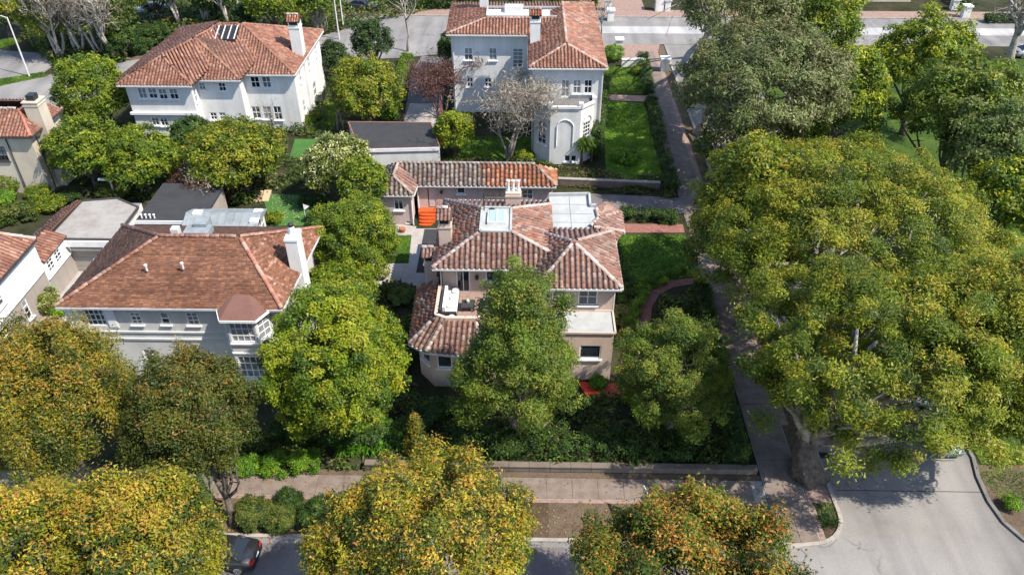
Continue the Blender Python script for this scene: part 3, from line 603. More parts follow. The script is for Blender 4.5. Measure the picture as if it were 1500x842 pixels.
struct('red_landing', [P(846, 560), P(893, 563), P(926, 558), P(922, 574), P(892, 583), P(858, 579)], .10, 'redpaint', .15)
lawn([P(384, 284), P(478, 288), P(472, 331), P(396, 331)], 'turf', 0, name='putting_green', z=.03); lawn([P(432, 204), P(472, 204), P(466, 232), P(424, 232)], 'turf', 0, name='putting_green', z=.03)
lawn([P(-10, 302), P(60, 290), P(105, 283), P(104, 294), P(40, 312), P(-10, 318)], n=2500, name='lawn', wid=.05)
lawn([P(448, 140), P(500, 150), P(488, 190), P(446, 195)], n=2500, name='lawn', wid=.06, cols=((.09, .15, .015), (.16, .2, .03)))
lawn([P(690, 200), P(790, 200), P(785, 236), P(650, 236)], n=3000, name='lawn', wid=.05, cols=((.06, .11, .015), (.12, .15, .03)))
lawn([P(566, 344), P(602, 344), P(598, 384), P(560, 384)], n=2500, name='lawn')
struct('patio', [P(545, 386), P(640, 386), P(620, 420), P(540, 420)], .02, 'conc'); struct('patio', [P(604, 335), P(640, 335), P(632, 390), P(598, 390)], .024, 'conc'); struct('patio', [P(560, 325), P(610, 332), P(605, 345), P(556, 345)], .03, 'conc')
struct('driveway', [P(60, 396), P(150, 396), P(120, 470), P(20, 485)], .02, 'conc')
struct('planting_bed', R4(-4.2, 1.6, 27.2, 29.6), .026, 'soil')
for y0 in (30.8, 41.0, 52.0): struct('road_joint', R4(RXL + .25, RXR - .1, y0, y0 + .05), .0095, 'darkflat', .004)
for x0, y0 in ((18.75, 33.5), (27.3, 36.0)):
    m = MB(); m.box(x0 - .3, x0 + .3, y0 - .25, y0 + .25, 0.0, .011)
    for k in range(6): m.box(x0 - .27 + .1 * k, x0 - .23 + .1 * k, y0 - .22, y0 + .22, .011, .02)
    m.build('drain_grate', M['dark'], None, 'structure')
# bright grass tuft in the corner bed
V, c = blades(RNG, np.array([[17.2 + .8 * random.random() ** 1.5, 28.3 + 1.4 * random.random(), .03] for _ in range(26)]), 20, .5, .5, [(.04, .10, .015), (.07, .14, .02), (.11, .16, .05), (.14, .13, .05)])
t = empty('grass_clump', (17.6, 28.9, .03), 'bright green strappy grass clump in the brick-edged corner bed', 'grass clump'); link('foliage', raw_mesh('foliage', V - ROOT[t.name], 4, c, M['blade']), t, 'stuff')
# fallen leaves on the verge and road edge
n = 2600; p = np.column_stack([RNG.uniform(-20, 16, n), 26.2 + RNG.random(n) ** 1.4 * 5.2, np.full(n, .065)]); p[-700:, 0] = 18.55 + RNG.random(700) ** 2 * 2.2; p[-700:, 1] = RNG.uniform(31, 62, 700); p[-700:, 2] = .02; p[:250, 0] = RNG.uniform(17, 18, 250); p[:250, 1] = RNG.uniform(34, 60, 250); p[:250, 2] = .06; p[250:900, 0] = RNG.uniform(14.6, 18.2, 650); p[250:900, 1] = RNG.uniform(32, 95, 650)
a = RNG.random(n) * 6.28; ax = np.stack([np.cos(a), np.sin(a), .2 * RNG.random(n)], 1) * .085; bx = np.stack([-np.sin(a), np.cos(a), .2 * RNG.random(n)], 1) * .05
link('fallen_leaves', raw_mesh('fallen_leaves', np.stack([p - ax, p + bx, p + ax, p - bx], 1).reshape(-1, 3), 4, np.array([(.24, .13, .05), (.3, .2, .07), (.17, .09, .04)])[RNG.integers(0, 3, n)], M['leafd']), None, 'stuff')

# low planting and leaf litter under the trees of the gardens
def cover(name, px, n, cols, leaf, h, avoid=()):
    poly = [P(*q, 0) for q in px]; a = np.array(poly)[:, :2]; lo, hi = a.min(0), a.max(0); p = RNG.uniform(lo, hi, (n * 3, 2)); ok = in_poly(p[:, 0], p[:, 1], poly)
    for v in avoid: ok &= ~in_poly(p[:, 0], p[:, 1], [P(*q, 0) for q in v])
    nz = np.sin(p[:, 0] * 1.3 + 2 * np.sin(p[:, 1] * .9)) + np.sin(p[:, 1] * 1.7 + 1.5 * np.sin(p[:, 0] * .7)) + RNG.normal(size=len(p)) * .5; p = p[ok & (nz > -.7)][:n]; nz = nz[ok & (nz > -.7)][:n]; k = len(p)
    z = h * np.clip(nz + 1, .1, 2.5) * .5 * RNG.random(k) ** .6 + .03; c = np.column_stack([p, z]); nn = unit(RNG.normal(size=(k, 3)) * .6 + Z3); t = unit(np.cross(nn, RNG.normal(size=(k, 3)))); b = np.cross(nn, t); L = leaf * RNG.uniform(.6, 1.4, (k, 1))
    V = np.stack([c - t * L * .5 - b * L * .3, c - t * L * .5 + b * L * .3, c + t * L * .6], 1).reshape(-1, 3); link(name, raw_mesh(name, V, 3, np.array(cols)[(RNG.integers(0, len(cols), k))] * RNG.uniform(.7, 1.3, (k, 1)), M['leaf']), None, 'stuff')
gc = ((.05, .10, .015), (.09, .15, .02), (.035, .07, .014), (.13, .17, .03), (.10, .07, .035))
brick_path = [P for P in ((1030, 400), (1030, 420), (985, 428), (966, 440), (958, 475), (945, 500), (932, 565), (900, 565), (915, 500), (930, 468), (933, 445), (950, 420), (975, 405))]
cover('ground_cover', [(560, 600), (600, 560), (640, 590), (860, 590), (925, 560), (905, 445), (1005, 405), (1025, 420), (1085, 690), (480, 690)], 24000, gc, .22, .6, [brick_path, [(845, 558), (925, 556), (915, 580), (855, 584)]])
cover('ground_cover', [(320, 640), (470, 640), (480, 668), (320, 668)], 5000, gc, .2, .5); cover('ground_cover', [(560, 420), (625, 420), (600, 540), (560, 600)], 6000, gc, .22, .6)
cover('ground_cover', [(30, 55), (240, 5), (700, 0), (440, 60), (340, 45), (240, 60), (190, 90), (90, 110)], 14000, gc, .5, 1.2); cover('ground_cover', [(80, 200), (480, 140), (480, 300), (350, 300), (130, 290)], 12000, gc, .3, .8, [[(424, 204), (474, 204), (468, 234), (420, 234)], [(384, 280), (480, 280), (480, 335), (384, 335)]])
cover('ground_cover', [(816, 245), (980, 262), (990, 292), (816, 272)], 5000, gc[2:] + ((.12, .09, .05),), .25, .35); cover('ground_cover', [(640, 236), (800, 236), (815, 246), (640, 240)], 1500, gc, .25, .5)

n = 260; pp = np.array([P(random.uniform(398, 470), random.uniform(286, 330), .05) for _ in range(n)]); ax = unit(RNG.normal(size=(n, 3)) * np.array([1, 1, .2])) * .07; bx = unit(np.cross(ax, Z3)) * .05
link('fallen_leaves', raw_mesh('fallen_leaves', np.stack([pp - ax, pp + bx, pp + ax, pp - bx], 1).reshape(-1, 3), 4, np.array([(.5, .45, .3), (.4, .3, .15), (.3, .2, .1)])[RNG.integers(0, 3, n)], M['leafd']), None, 'stuff')
# ---------------- pink house in the middle ----------------
def flat_roof(house, poly, z0, z1, mat, name='flat_roof', rim=None, rimh=.12, rw=.14):
    q = [p[:2] for p in poly]; MB().prism(q, z0, z1).build(name, M[mat], house)
    if rim:
        m = MB()
        for i in range(len(q)): m.seg((*q[i], z1 + rimh / 2 - .02), (*q[(i + 1) % len(q)], z1 + rimh / 2 - .02), rw, rimh + .04)
        m.build('parapet_coping', M[rim], house)
def chimney(house, x0, x1, y0, y1, z0, z1, mat, cap='tile', pots=0, pal='red'):
    m = MB(); m.box(x0, x1, y0, y1, z0, z1); m.box(x0 - .05, x1 + .05, y0 - .05, y1 + .05, z1 - .32, z1 - .2); c = m.build('chimney', M[mat], house); cx, cy = (x0 + x1) / 2, (y0 + y1) / 2
    if cap == 'tile':
        s = MB(); w = .13
        for x in (x0, x1 - w):
            for y in (y0, y1 - w): s.box(x, x + w, y, y + w, z1, z1 + .45)
        s.box(x0 + .12, x1 - .12, y0 + .12, y1 - .12, z1 - .05, z1 + .03); s.build('chimney_vent', M['dark' if False else mat], c)
        v = MB(); v.box(x0 + .1, x1 - .1, y0 + .1, y1 - .1, z1 + .02, z1 + .40); v.build('flue', M['dark'], c)
        r = Roof(c, pal, .26, .34); r.deck = MB(); zt = z1 + .45; k = .42 * (y1 - y0)
        o = .14; r.face([(x0 - o, y0 - o, zt), (x1 + o, y0 - o, zt), (x1 + o, cy, zt + k), (x0 - o, cy, zt + k)]); r.face([(x1 + o, y1 + o, zt), (x0 - o, y1 + o, zt), (x0 - o, cy, zt + k), (x1 + o, cy, zt + k)])
        r.cap((x0 - o, cy, zt + k), (x1 + o, cy, zt + k)); d = r.build(); d.name = 'chimney_cap'
    if cap == 'slab':
        m = MB(); m.box(x0 - .08, x1 + .08, y0 - .08, y1 + .08, z1, z1 + .1); m.build('chimney_cap', M[mat], c)
    for i in range(pots):
        x = x0 + (i + .5) * (x1 - x0) / pots; m = MB(); m.lathe((x, cy, z1), [(.13, .0), (.14, .1), (.10, .15), (.10, .75), (.15, .8), (.15, .88), (.07, .89)], 10); m.build('chimney_pot', M['chim'], c)
    return c
A = empty('pink_house', (0, 45, 0), 'pink stucco villa with mottled clay barrel tile roof, square skylight and pale flat roof', 'house')
ra = Roof(A, 'pink', .36, .42, single=300)
FL, BL = (-6.2, 43.9, 6.5), (-6.1, 52.8, 6.5); D1, D2, D3, D4 = (-2.98, 46.2, 8.), (-.9, 46.2, 8.), (-.9, 49.2, 8.), (-2.98, 49.2, 8.); AP = (3.4, 44.9, 8.05); R2 = tuple(P(898, 339, 6.7))
FF = [FL, (2.0, 43.9, 6.5), (2.0, 44.82, 7.1), D2, D1]; ra.face(FF, gutter=[(0, 1)])
def leftpal(o): return 'red' if random.random() < .45 else 'pink'
ra.face([BL, FL, D1, D4], leftpal, gutter=[(0, 1)]); ra.face([D2, (2., 44.82, 7.1), (2., 51.3, 7.1), D3], lambda o: 'pink' if random.random() < .75 else 'red'); ra.face([(2., 52.8, 6.5), BL, D4, D3, (2., 51.3, 7.1)])
PF = [(.9, 41.8, 6.5), (6.5, 41.8, 6.5), AP]; ra.face(PF, gutter=[(0, 1)]); ra.face([(6.5, 41.8, 6.5), R2, AP], gutter=[(0, 1)]); ra.face([(1.28, 47.1, 7.1), (.9, 41.8, 6.5), AP], leftpal); ra.face([(5.7, 48.0, 7.08), (1.3, 48.0, 7.08), AP]); ra.face([R2, (5.7, 48.0, 7.08), AP])
bo = [P(903, 352, 6.4), P(914, 340, 6.4), P(909, 312, 6.4), P(887, 298, 6.4)]; bi = [P(865, 332, 7.15), P(877, 319, 7.15), P(873, 303, 7.15)]
ra.face([bo[0], bo[1], bi[0]]); ra.face([bo[1], bo[2], bi[1], bi[0]], gutter=[(0, 1)]); ra.face([bo[2], bo[3], bi[2], bi[1]])
pale = ((.47, .38, .335), (.41, .31, .27), (.52, .44, .40))
for a, b in ((FL, D1), (D2, (2., 44.82, 7.1)), ((2., 51.3, 7.1), D3), ((1.3, 47.4, 7.1), AP), ((.9, 41.8, 6.5), AP), ((6.5, 41.8, 6.5), AP), (R2, AP), (bo[1], bi[0]), (bo[2], bi[1]), (BL, D4), (bi[0], bi[1]), (bi[1], bi[2])): ra.cap(a, b, pale)
# skirt roof round the lower wing and bay
E0, E1, E2, E3, E4 = (-7.6, 46.2, 3.2), (-7.5, 39.9, 3.2), tuple(P(624, 515, 3.2)), (-2.6, 38.6, 3.2), (-1.2, 39.9, 3.2)
I0, I1, I2, I3, I4 = (-5.95, 46.2, 4.35), (-5.85, 41.1, 4.45), (-5.2, 40.75, 4.45), (-3.1, 40.75, 4.45), (-2.6, 41.1, 4.45)
def oldpal(o): return random.choice(('rust', 'grey', 'pink', 'red'))
ra.face([E0, E1, I1, I0], oldpal, gutter=[(0, 1)]); ra.face([E1, E2, I2, I1], 'grey', gutter=[(0, 1)]); ra.face([E2, E3, I3, I2], 'grey', gutter=[(0, 1)]); ra.face([E3, E4, I4, I3], 'grey', gutter=[(0, 1)])
for a, b in ((E1, I1), (E2, I2), (E3, I3)): ra.cap(a, b, pale, .11)
ra.build()
w = Walls(A, 'pink', 'trim')
foot = [(-5.6, 44.5), (1.6, 44.5), (1.6, 42.3), (6.05, 42.3), (6.05, 47.2), (6.75, 47.9), (6.75, 49.9), (5.8, 51.2), (5.1, 51.3), (5.1, 52.6), (-5.5, 52.6)]
w.ring(foot, 0, 6.38, {0: [('u', .95, 1.9, 4.02, 6.15, 2, 1, 0, 'terrace_door'), ('u', 3.0, 4.3, 4.95, 6.1, 2, 1)], 2: [('u', .35, 1.25, 4.7, 6.1, 2, 2), ('u', 2.1, 3.4, 4.7, 6.1, 2, 2)], 3: [('u', 1.4, 2.5, 4.5, 5.9, 2, 2)], 5: [('u', .4, 1.5, 4.3, 5.8, 2, 2), ('u', .4, 1.5, 1.2, 2.9, 2, 2)], 9: [('u', 1.5, 2.6, 4.5, 5.8, 2, 2)]})
bay = [(-7.0, 45.8), (-7.0, 40.45), (-5.95, 39.2), (-3.0, 39.1), (-1.7, 40.3), (-1.7, 44.49)]
w.wall(bay[0], bay[1], 0, 3.3, [('u', 2.6, 3.4, 1.0, 2.2, 1, 2)]); w.wall(bay[1], bay[2], 0, 3.3, [('u', .35, 1.3, 1.7, 3.05, 1, 1)]); w.wall(bay[2], bay[3], 0, 3.3, [('u', .3, 1.3, 1.7, 3.05, 1, 1), ('u', 1.6, 2.7, 1.7, 3.05, 1, 1)]); w.wall(bay[3], bay[4], 0, 3.3, [('u', .35, 1.35, 1.7, 3.05, 1, 1)]); w.wall(bay[4], bay[5], 0, 3.3)
w.wall((1.5, 42.29), (1.5, 40.0), 0, 4.1); w.wall((1.5, 40.0), (6.0, 40.0), 0, 4.1, [('u', 2.3, 3.75, 1.9, 3.1, 1, 1, 1, 'arched_opening')]); w.wall((6.0, 40.0), (6.0, 42.29), 0, 4.1)
w.build()
flat_roof(A, [P(*q, 7.08) for q in ((811, 338), (865, 338), (877, 319), (873, 303), (864.5, 303), (863, 286), (804, 287))], 6.3, 7.08, 'flat')
m = MB(); q = [P(*k, 7.1) for k in ((804, 287), (863, 286), (864.5, 303), (873, 303))]
for i in range(3): m.seg(q[i] + Z3 * .08, q[i + 1] + Z3 * .08, .16, .3)
m.build('parapet_coping', M['flat'], A)
m = MB()
for y in (48.9, 50.1, 51.4): m.box(2.1, 5.0, y - .02, y + .02, 7.082, 7.09)
m.box(3.4, 3.44, 48, 52.4, 7.082, 7.089); m.build('roof_seam', M['graydeck'], A)
flat_roof(A, [(-5.2, 52.62, 0), (1.9, 52.62, 0), (1.9, 54.6, 0), (-5.2, 54.6, 0)], 2.9, 5.3, 'white', 'rear_wing', 'flat', .2)
flat_roof(A, [(1.45, 39.95, 0), (6.08, 39.95, 0), (6.08, 42.28, 0), (1.45, 42.28, 0)], 4.1, 4.2, 'flat', 'vestibule_roof', 'pink', .1, .12)
w2 = MB(); w2.box(1.3, 1.7, 42.31, 44.49, 0, 6.37); w2.build('buttress', M['pink'], A)
# skylight deck
m = MB(); m.box(-3.05, -.83, 46.1, 49.3, 7.6, 8.02); dk = m.build('skylight_deck', M['flat'], A); m = MB()
for a, b in (((-3., 46.15), (-.9, 46.15)), ((-.9, 46.15), (-.9, 49.25)), ((-.9, 49.25), (-3., 49.25)), ((-3., 49.25), (-3., 46.15))): m.seg((*a, 8.07), (*b, 8.07), .16, .12)
m.build('parapet_coping', M['flat'], A)
m = MB(); m.box(-2.55, -1.25, 47.0, 48.6, 8.02, 8.25); sk = m.build('skylight', M['white'], A); m = MB(); m.add([(-2.45, 47.1, 8.27), (-1.35, 47.1, 8.27), (-1.35, 48.5, 8.34), (-2.45, 48.5, 8.34), (-2.45, 47.1, 8.24), (-1.35, 47.1, 8.24), (-1.35, 48.5, 8.24), (-2.45, 48.5, 8.24)], [(0, 1, 2, 3), (4, 7, 6, 5), (0, 4, 5, 1), (1, 5, 6, 2), (2, 6, 7, 3), (3, 7, 4, 0)]); m.build('pane', M['skylight'], sk); m = MB(); m.seg((-1.9, 47.1, 8.3), (-1.9, 48.5, 8.37), .05, .05); m.build('glazing_bar', M['white'], sk)
m = MB(); m.lathe((-2.3, 48.85, 8.02), [(.22, 0), (.22, .16), (.12, .2)], 10); m.build('roof_vent', M['dark'], A); m = MB(); m.tube([(-2.85, 48.9, 8), (-2.85, 48.9, 9.5)], .04, 6); m.build('vent_pipe', M['dark'], A)
chimney(A, -5.9, -5.05, 46.3, 47.5, 6.4, 8.45, 'pink', pal='pink'); chimney(A, -7.0, -6.15, 45.7, 46.7, 2.8, 5.75, 'pink', pal='pink'); chimney(A, -1.35, -.25, 50.6, 51.4, 6.5, 8.45, 'pink', 'none', 3)
# terrace
m = MB(); m.prism([(-5.9, 41.2), (-5.2, 40.85), (-3.1, 40.85), (-1.75, 41.3), (1.55, 42.4), (1.55, 44.48), (-5.9, 44.48)], 3.3, 4.0); m.build('terrace_floor', M['brickp'], A)
m = MB()
for a, b in (((-5.8, 44.45), (-5.8, 41.25)), ((-5.8, 41.25), (-5.15, 40.93)), ((-5.15, 40.93), (-3.1, 40.93)), ((-3.1, 40.93), (-1.75, 41.38))): m.seg((*a, 4.3), (*b, 4.3), .22, .72)
m.build('parapet', M['pink'], A)
m = MB(); m.seg((-3.2, 44.46, 5.6), (-3.2, 44.3, 5.6), .04, .04); m.lathe((-3.2, 44.28, 5.25), [(.05, .0), (.12, .08), (.14, .3), (.04, .42)], 6); m.build('wall_lantern', M['dark'], A)
MB().tube([(6.12, 42.4, 0), (6.12, 42.4, 6.3)], .05, 6).build('downpipe', M['gutter'], A); MB().tube([(-5.7, 44.42, 4.0), (-5.7, 44.42, 6.3)], .05, 6).build('downpipe', M['gutter'], A)
# furniture on the terrace
t = empty('outdoor_sofa', (-5.0, 42.9, 4.0), 'long dark rattan sofa with white cushions along the pink terrace parapet', 'sofa')
m = MB(); m.box(-5.5, -4.45, 41.6, 44.1, 4.05, 4.3); m.box(-5.6, -5.45, 41.5, 44.2, 4.05, 4.8); m.box(-5.45, -4.45, 41.45, 41.6, 4.05, 4.6); m.box(-5.45, -4.45, 44.1, 44.25, 4.05, 4.6); m.build('frame', M['rattan'], t)
for k in range(4):
    y = 41.65 + .61 * k; c = MB(); c.box(-5.22, -4.45, y + .015, y + .595, 4.31, 4.47); c.build('seat_cushion', M['cushion'], t); c = MB(); c.obox((-5.3, y + .3), (0, 1), .56, .2, 4.47, 4.9); c.build('back_cushion', M['cushion'], t)
for (x, y) in ((-4.8, 43.2), (-4.95, 42.3), (-4.7, 43.9)): c = MB(); c.lathe((x, y, 4.47), [(.08, 0), (.24, .05), (.27, .12), (.2, .2), (.05, .23)], 9); c.build('throw_pillow', M['cushion'], t)
t = empty('coffee_table', (-3.75, 42.7, 4.0), 'low square dark coffee table with plant in middle of the terrace', 'table'); m = MB(); m.box(-4.2, -3.3, 42.25, 43.15, 4.32, 4.4); m.build('table_top', M['rattan'], t)
for x in (-4.1, -3.4):
    for y in (42.35, 43.05): m = MB(); m.box(x - .04, x + .04, y - .04, y + .04, 4.0, 4.32); m.build('leg', M['rattan'], t)
t = empty('potted_plant', (-3.75, 42.85, 4.4), 'small pale green plant in a pot standing on the coffee table', 'plant'); m = MB(); m.lathe((-3.75, 42.85, 4.4), [(.09, 0), (.13, .18), (.1, .19)], 8); m.build('pot', M['chim'], t); V, c = blades(RNG, np.array([[-3.75, 42.85, 4.56]]), 26, .32, .3, [(.2, .3, .08), (.3, .36, .14)]); link('foliage', raw_mesh('foliage', V - ROOT[t.name], 4, c, M['blade']), t, 'stuff')
for i, y in enumerate((42.15, 43.25)):
    t = empty('lounge_chair', (-2.3, y, 4.0), ('dark lounge chair with grey cushion facing the sofa, beside the parapet', 'dark lounge chair with grey cushion facing the sofa, nearer the glazed door')[i], 'chair', 'lounge chairs on the terrace')
    m = MB(); m.box(-2.75, -1.95, y - .38, y + .38, 4.22, 4.30); m.box(-2.75, -1.95, y - .42, y - .36, 4.3, 4.58); m.box(-2.75, -1.95, y + .36, y + .42, 4.3, 4.58); m.build('frame', M['rattan'], t); m = MB(); m.box(-2.72, -2.05, y - .33, y + .33, 4.301, 4.43); m.build('seat_cushion', M['metal'], t); m = MB(); m.box(-2.04, -1.9, y - .35, y + .35, 4.31, 4.85); m.build('backrest', M['rattan'], t)
    for x in (-2.7, -2.0):
        for yy in (y - .36, y + .36): m = MB(); m.box(x - .03, x + .03, yy - .03, yy + .03, 4.0, 4.22); m.build('leg', M['rattan'], t)
t = tag(MB().lathe((-4.75, 41.2, 4.0), [(.16, 0), (.19, .04), (.13, .15), (.2, .42), (.2, .5), (.14, .52)], 10).build('garden_stool', M['cushion']), 'white ceramic drum stool at the near end of the sofa', 'stool')

# ---------------- pink guest house behind ----------------
B = empty('pink_guest_house', (-4, 61.5, 0), 'low pink L-shaped guest house with half grey half orange tile roof', 'guest house')
rb = Roof(B, 'rust', .40, .42)
def bpal(o): return 'grey' if o[0] + .5 * (o[1] - 61) < -3.2 + random.uniform(-.3, .3) else 'rust'
c1, c2, c3, c4 = P(611, 271, 3.2), P(815, 272, 3.2), P(782, 240, 4.55), P(582, 240, 4.55)
c1[1] = c2[1] = 60.9; yr = 62.4; c4[1] = c3[1] = yr; c3[0] = .9; c4[0] = -11.1
rb.face([c1, c2, c3, c4], bpal, gutter=[(0, 1)]); rb.face([c2, (2.85, 64.0, 3.2), c3], 'rust'); rb.face([(2.85, 64.0, 3.2), (-13.0, 64.0, 3.2), c4, c3], bpal)
wl, wr, wp = np.array([-13.6, 59.2, 3.2]), np.array([-9.5, 59.2, 3.2]), np.array([-11.3, 60.4, 4.3])
rb.face([wr, np.array([-9.4, 60.9, 3.2]), c4, wp], 'pink', gutter=[(0, 1)]); rb.face([wl, wr, wp], 'grey', gutter=[(0, 1)]); rb.face([(-13.4, 64., 3.2), wl, wp, c4], 'grey')
for a, b in ((c2, c3), (c4, wp), (wr, wp), (c4, c3)): rb.cap(a, b, ((.34, .26, .22), (.42, .34, .30)))
rb.build(); w = Walls(B, 'pink_b', 'pink_b')
w.fr = 'trim'
w.wall((-9.5, 61.25), (2.5, 61.25), 0, 3.15, [(627, 275, 638.5, 304, 1, 1, 0, 'door'), (669, 274.5, 681.5, 284, 1, 1), ('u', 9.3, 10.3, 1.6, 2.7, 2, 2)]); w.wall((2.5, 61.25), (2.5, 63.7), 0, 3.15); w.wall((2.5, 63.7), (-13.1, 63.7), 0, 3.15); w.wall((-13.1, 63.7), (-13.1, 59.5), 0, 3.15); w.wall((-13.1, 59.5), (-9.8, 59.5), 0, 3.15, [(577, 293, 591, 308, 2, 1), (594, 324, 602, 328, 1, 1, 0, 'vent')]); w.wall((-9.8, 59.5), (-9.8, 61.24), 0, 3.15)
w.build(); MB().tube([(-9.72, 59.4, 0), (-9.72, 59.4, 3.1)], .05, 6).build('downpipe', M['trim'], B); MB().tube([(-9.4, 61.15, .7), (-9.4, 61.15, 3.1)], .05, 6).build('downpipe', M['trim'], B)
m = MB(); m.box(-8.9, -7.9, 61.28, 61.3, .72, 2.75); m.build('door_panel', M['door'], B); m = MB(); m.lathe((-7.3, 61.1, 2.2), [(.05, 0), (.12, .08), (.13, .3), (.04, .4)], 6); m.build('wall_lantern', M['dark'], B)
m = MB()
for k in range(7): m.seg((-3.4 + .55 * k, 61.2, 1.9), (-3.0 + .55 * k, 61.2, 2.55), .05, .04); m.seg((-3.0 + .55 * k, 61.18, 1.9), (-3.4 + .55 * k, 61.18, 2.55), .05, .04)
m.box(-3.5, .4, 61.15, 61.22, 2.55, 2.62); m.box(-3.5, .4, 61.15, 61.22, 1.84, 1.9); m.build('lattice', M['wood'], B)
st = empty('entrance_steps', (-8.6, 60.4, 0), 'bright orange-red tiled steps fanning out below the guest house door', 'steps'); m = MB(); m.box(-9.4, -7.6, 60.5, 61.24, 0, .72); m.build('landing', M['orange'], st)
for k in range(4):
    m = MB(); a = .72 - .17 * (k + 1); w_ = .85 - .07 * k; cx = -8.5 - .06 * k; yb = 60.498 - .3 * k; m.prism([(cx - w_, yb), (cx - w_ * .8, yb - .22), (cx - w_ * .3, yb - .298), (cx + w_ * .3, yb - .298), (cx + w_ * .8, yb - .22), (cx + w_, yb)], 0, a); m.build('step', M['orange'], st)
m = MB(); m.seg((-7.5, 61.2, .9 + .6), (-7.5, 60.3, .9 + .6), .03, .03)
for y in (61.1, 60.7, 60.32): m.seg((-7.5, y, .72), (-7.5, y, 1.5), .025, .025)
m.build('railing', M['orange'], st)
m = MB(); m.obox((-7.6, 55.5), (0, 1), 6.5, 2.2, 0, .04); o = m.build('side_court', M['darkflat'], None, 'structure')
# boundary wall and beds of the driveway
wl_ = empty('driveway_wall', (8, 60.5, 0), 'low weathered brown wall with pale coping between the driveway and the lawn', 'wall'); a, b = P(818, 282), P(992, 303)
m = MB(); m.seg((a[0], a[1] + 1.4, .35), (b[0] - 1.2, b[1] + 3.2, .35), .3, .7); m.build('wall_body', M['stone'], wl_); m = MB(); m.seg((a[0], a[1] + 1.4, .74), (b[0] - 1.2, b[1] + 3.2, .74), .36, .08); m.build('coping', M['kerb'], wl_)
# front garden wall
gw = empty('garden_wall', (3, 32.1, 0), 'long low weathered garden wall with coping along the front pavement', 'wall')
for k in range(19):
    x = -9.5 + 1.25 * k; m = MB(); m.box(x + .01, x + 1.24, 31.9 + random.uniform(-.01, .01), 32.2, 0, .42 + random.uniform(-.008, .008)); m.build('block', M['stone'], gw); m = MB(); m.box(x + .008, x + 1.242, 31.84, 32.26, .43, .50 + random.uniform(-.008, .008)); m.build('coping_stone', M['stone'], gw)

# ---------------- grey house with flat brown tiles ----------------
Cc = empty('grey_house', (-22.5, 44, 0), 'pale grey rendered house with brown flat tile hip roof and angular bay', 'house')
rc = Roof(Cc, 'brown', .28, .16, 'shingle'); rc.gut = 'greytrim'
ze = 6.25; c = dict(FL=(-30.0, 39.6, ze), FR=(-15.4, 39.6, ze), BR=(-14.8, 49.2, ze), BL=(-29.6, 49.2, ze)); kL, kR = (-24.4, 44.3, 8.6), (-19.0, 44.3, 8.6)
rc.face([c['FL'], c['FR'], kR, kL], gutter=[(0, 1)]); rc.face([c['FR'], c['BR'], kR], lambda o: 'red' if random.random() < .25 else 'brown', gutter=[(0, 1)]); rc.face([c['BL'], c['FL'], kL], gutter=[(0, 1)]); rc.face([c['BR'], c['BL'], kL, kR])
for a, b in ((c['FL'], kL), (c['FR'], kR), (c['BR'], kR), (c['BL'], kL), (kL, kR)): rc.cap(a, b, ((.42, .20, .14), (.36, .17, .12), (.46, .28, .22)), .12, .34)
rc.build(); w = Walls(Cc, 'grey', 'trim'); X0, X1, Y0, Y1 = -29.6, -15.6, 39.95, 48.9
b1, b2, b3, b4 = (-19.6, Y0), (-18.9, 38.75), (-17.05, 38.75), (-16.35, Y0)
w.wall((X0, Y0), b1, 0, 6.2, [(125, 453, 154, 477, 4, 3, 0), (191, 457.5, 207, 475, 2, 3), (273, 457.5, 291, 476, 2, 3), (235, 458, 248, 475, 1, 2), (295, 513, 312, 540, 2, 3), (212, 512, 232, 535, 2, 3)])
w.wall(b1, b2, 0, 6.1); w.wall(b2, b3, 0, 6.1, [('u', .12, 1.74, 4.1, 5.75, 4, 3), ('u', .12, 1.74, 1.0, 2.9, 4, 3)]); w.wall(b3, b4, 0, 6.1, [('u', .15, 1.2, 4.1, 5.75, 2, 3), ('u', .15, 1.2, 1.0, 2.9, 2, 3)]); w.wall(b4, (X1, Y0), 0, 6.2)
w.wall((X1, Y0), (X1, Y1), 0, 6.2, [('u', 5.5, 6.6, 4.2, 5.6, 2, 3)]); w.wall((X1, Y1), (X0, Y1), 0, 6.2); w.wall((X0, Y1), (X0, Y0), 0, 6.2, [('u', 2, 3, 4, 5.5, 2, 3)]); w.build()
m = MB()
for z in (3.25, 3.85): m.box(X0 - .05, b1[0] + .02, Y0 - .09, Y0 - .004, z, z + .13)
m.build('string_course', M['greytrim'], Cc)
for x0, x1 in ((101, 121), (158, 172)):
    u0 = on_wall(x0, 470, (X0, Y0), (X1, Y0))[0]; u1 = on_wall(x1, 470, (X0, Y0), (X1, Y0))[0]; m = MB(); m.box(X0 + u0, X0 + u1, Y0 - .06, Y0 - .003, 4.25, 5.75)
    for k in range(9): m.box(X0 + u0 + .06, X0 + u1 - .06, Y0 - .085, Y0 - .06, 4.36 + .15 * k, 4.44 + .15 * k)
    m.build('shutter', M['trim'], Cc)
q = [(b1[0] - .15, Y0 - .1), (b2[0] - .2, b2[1] - .3), (b3[0] + .2, b3[1] - .3), (b4[0] + .25, Y0 - .1)]; tp = [P(342, 432, 6.75), P(364.5, 431.5, 6.75)]
m = MB(); m.add([(*p, 6.18) for p in q] + [tuple(tp[0]), tuple(tp[1])] + [(*p, 6.02) for p in q], [(0, 1, 4), (1, 2, 5, 4), (2, 3, 5), (0, 4, 5, 3), (9, 8, 7, 6), (0, 6, 7, 1), (1, 7, 8, 2), (2, 8, 9, 3)]); m.build('bay_roof', M['redroof'], Cc)
m = MB()
for i in range(3): m.seg((*q[i], 6.08), (*q[i + 1], 6.08), .1, .18)
m.build('bay_gutter', M['trim'], Cc)
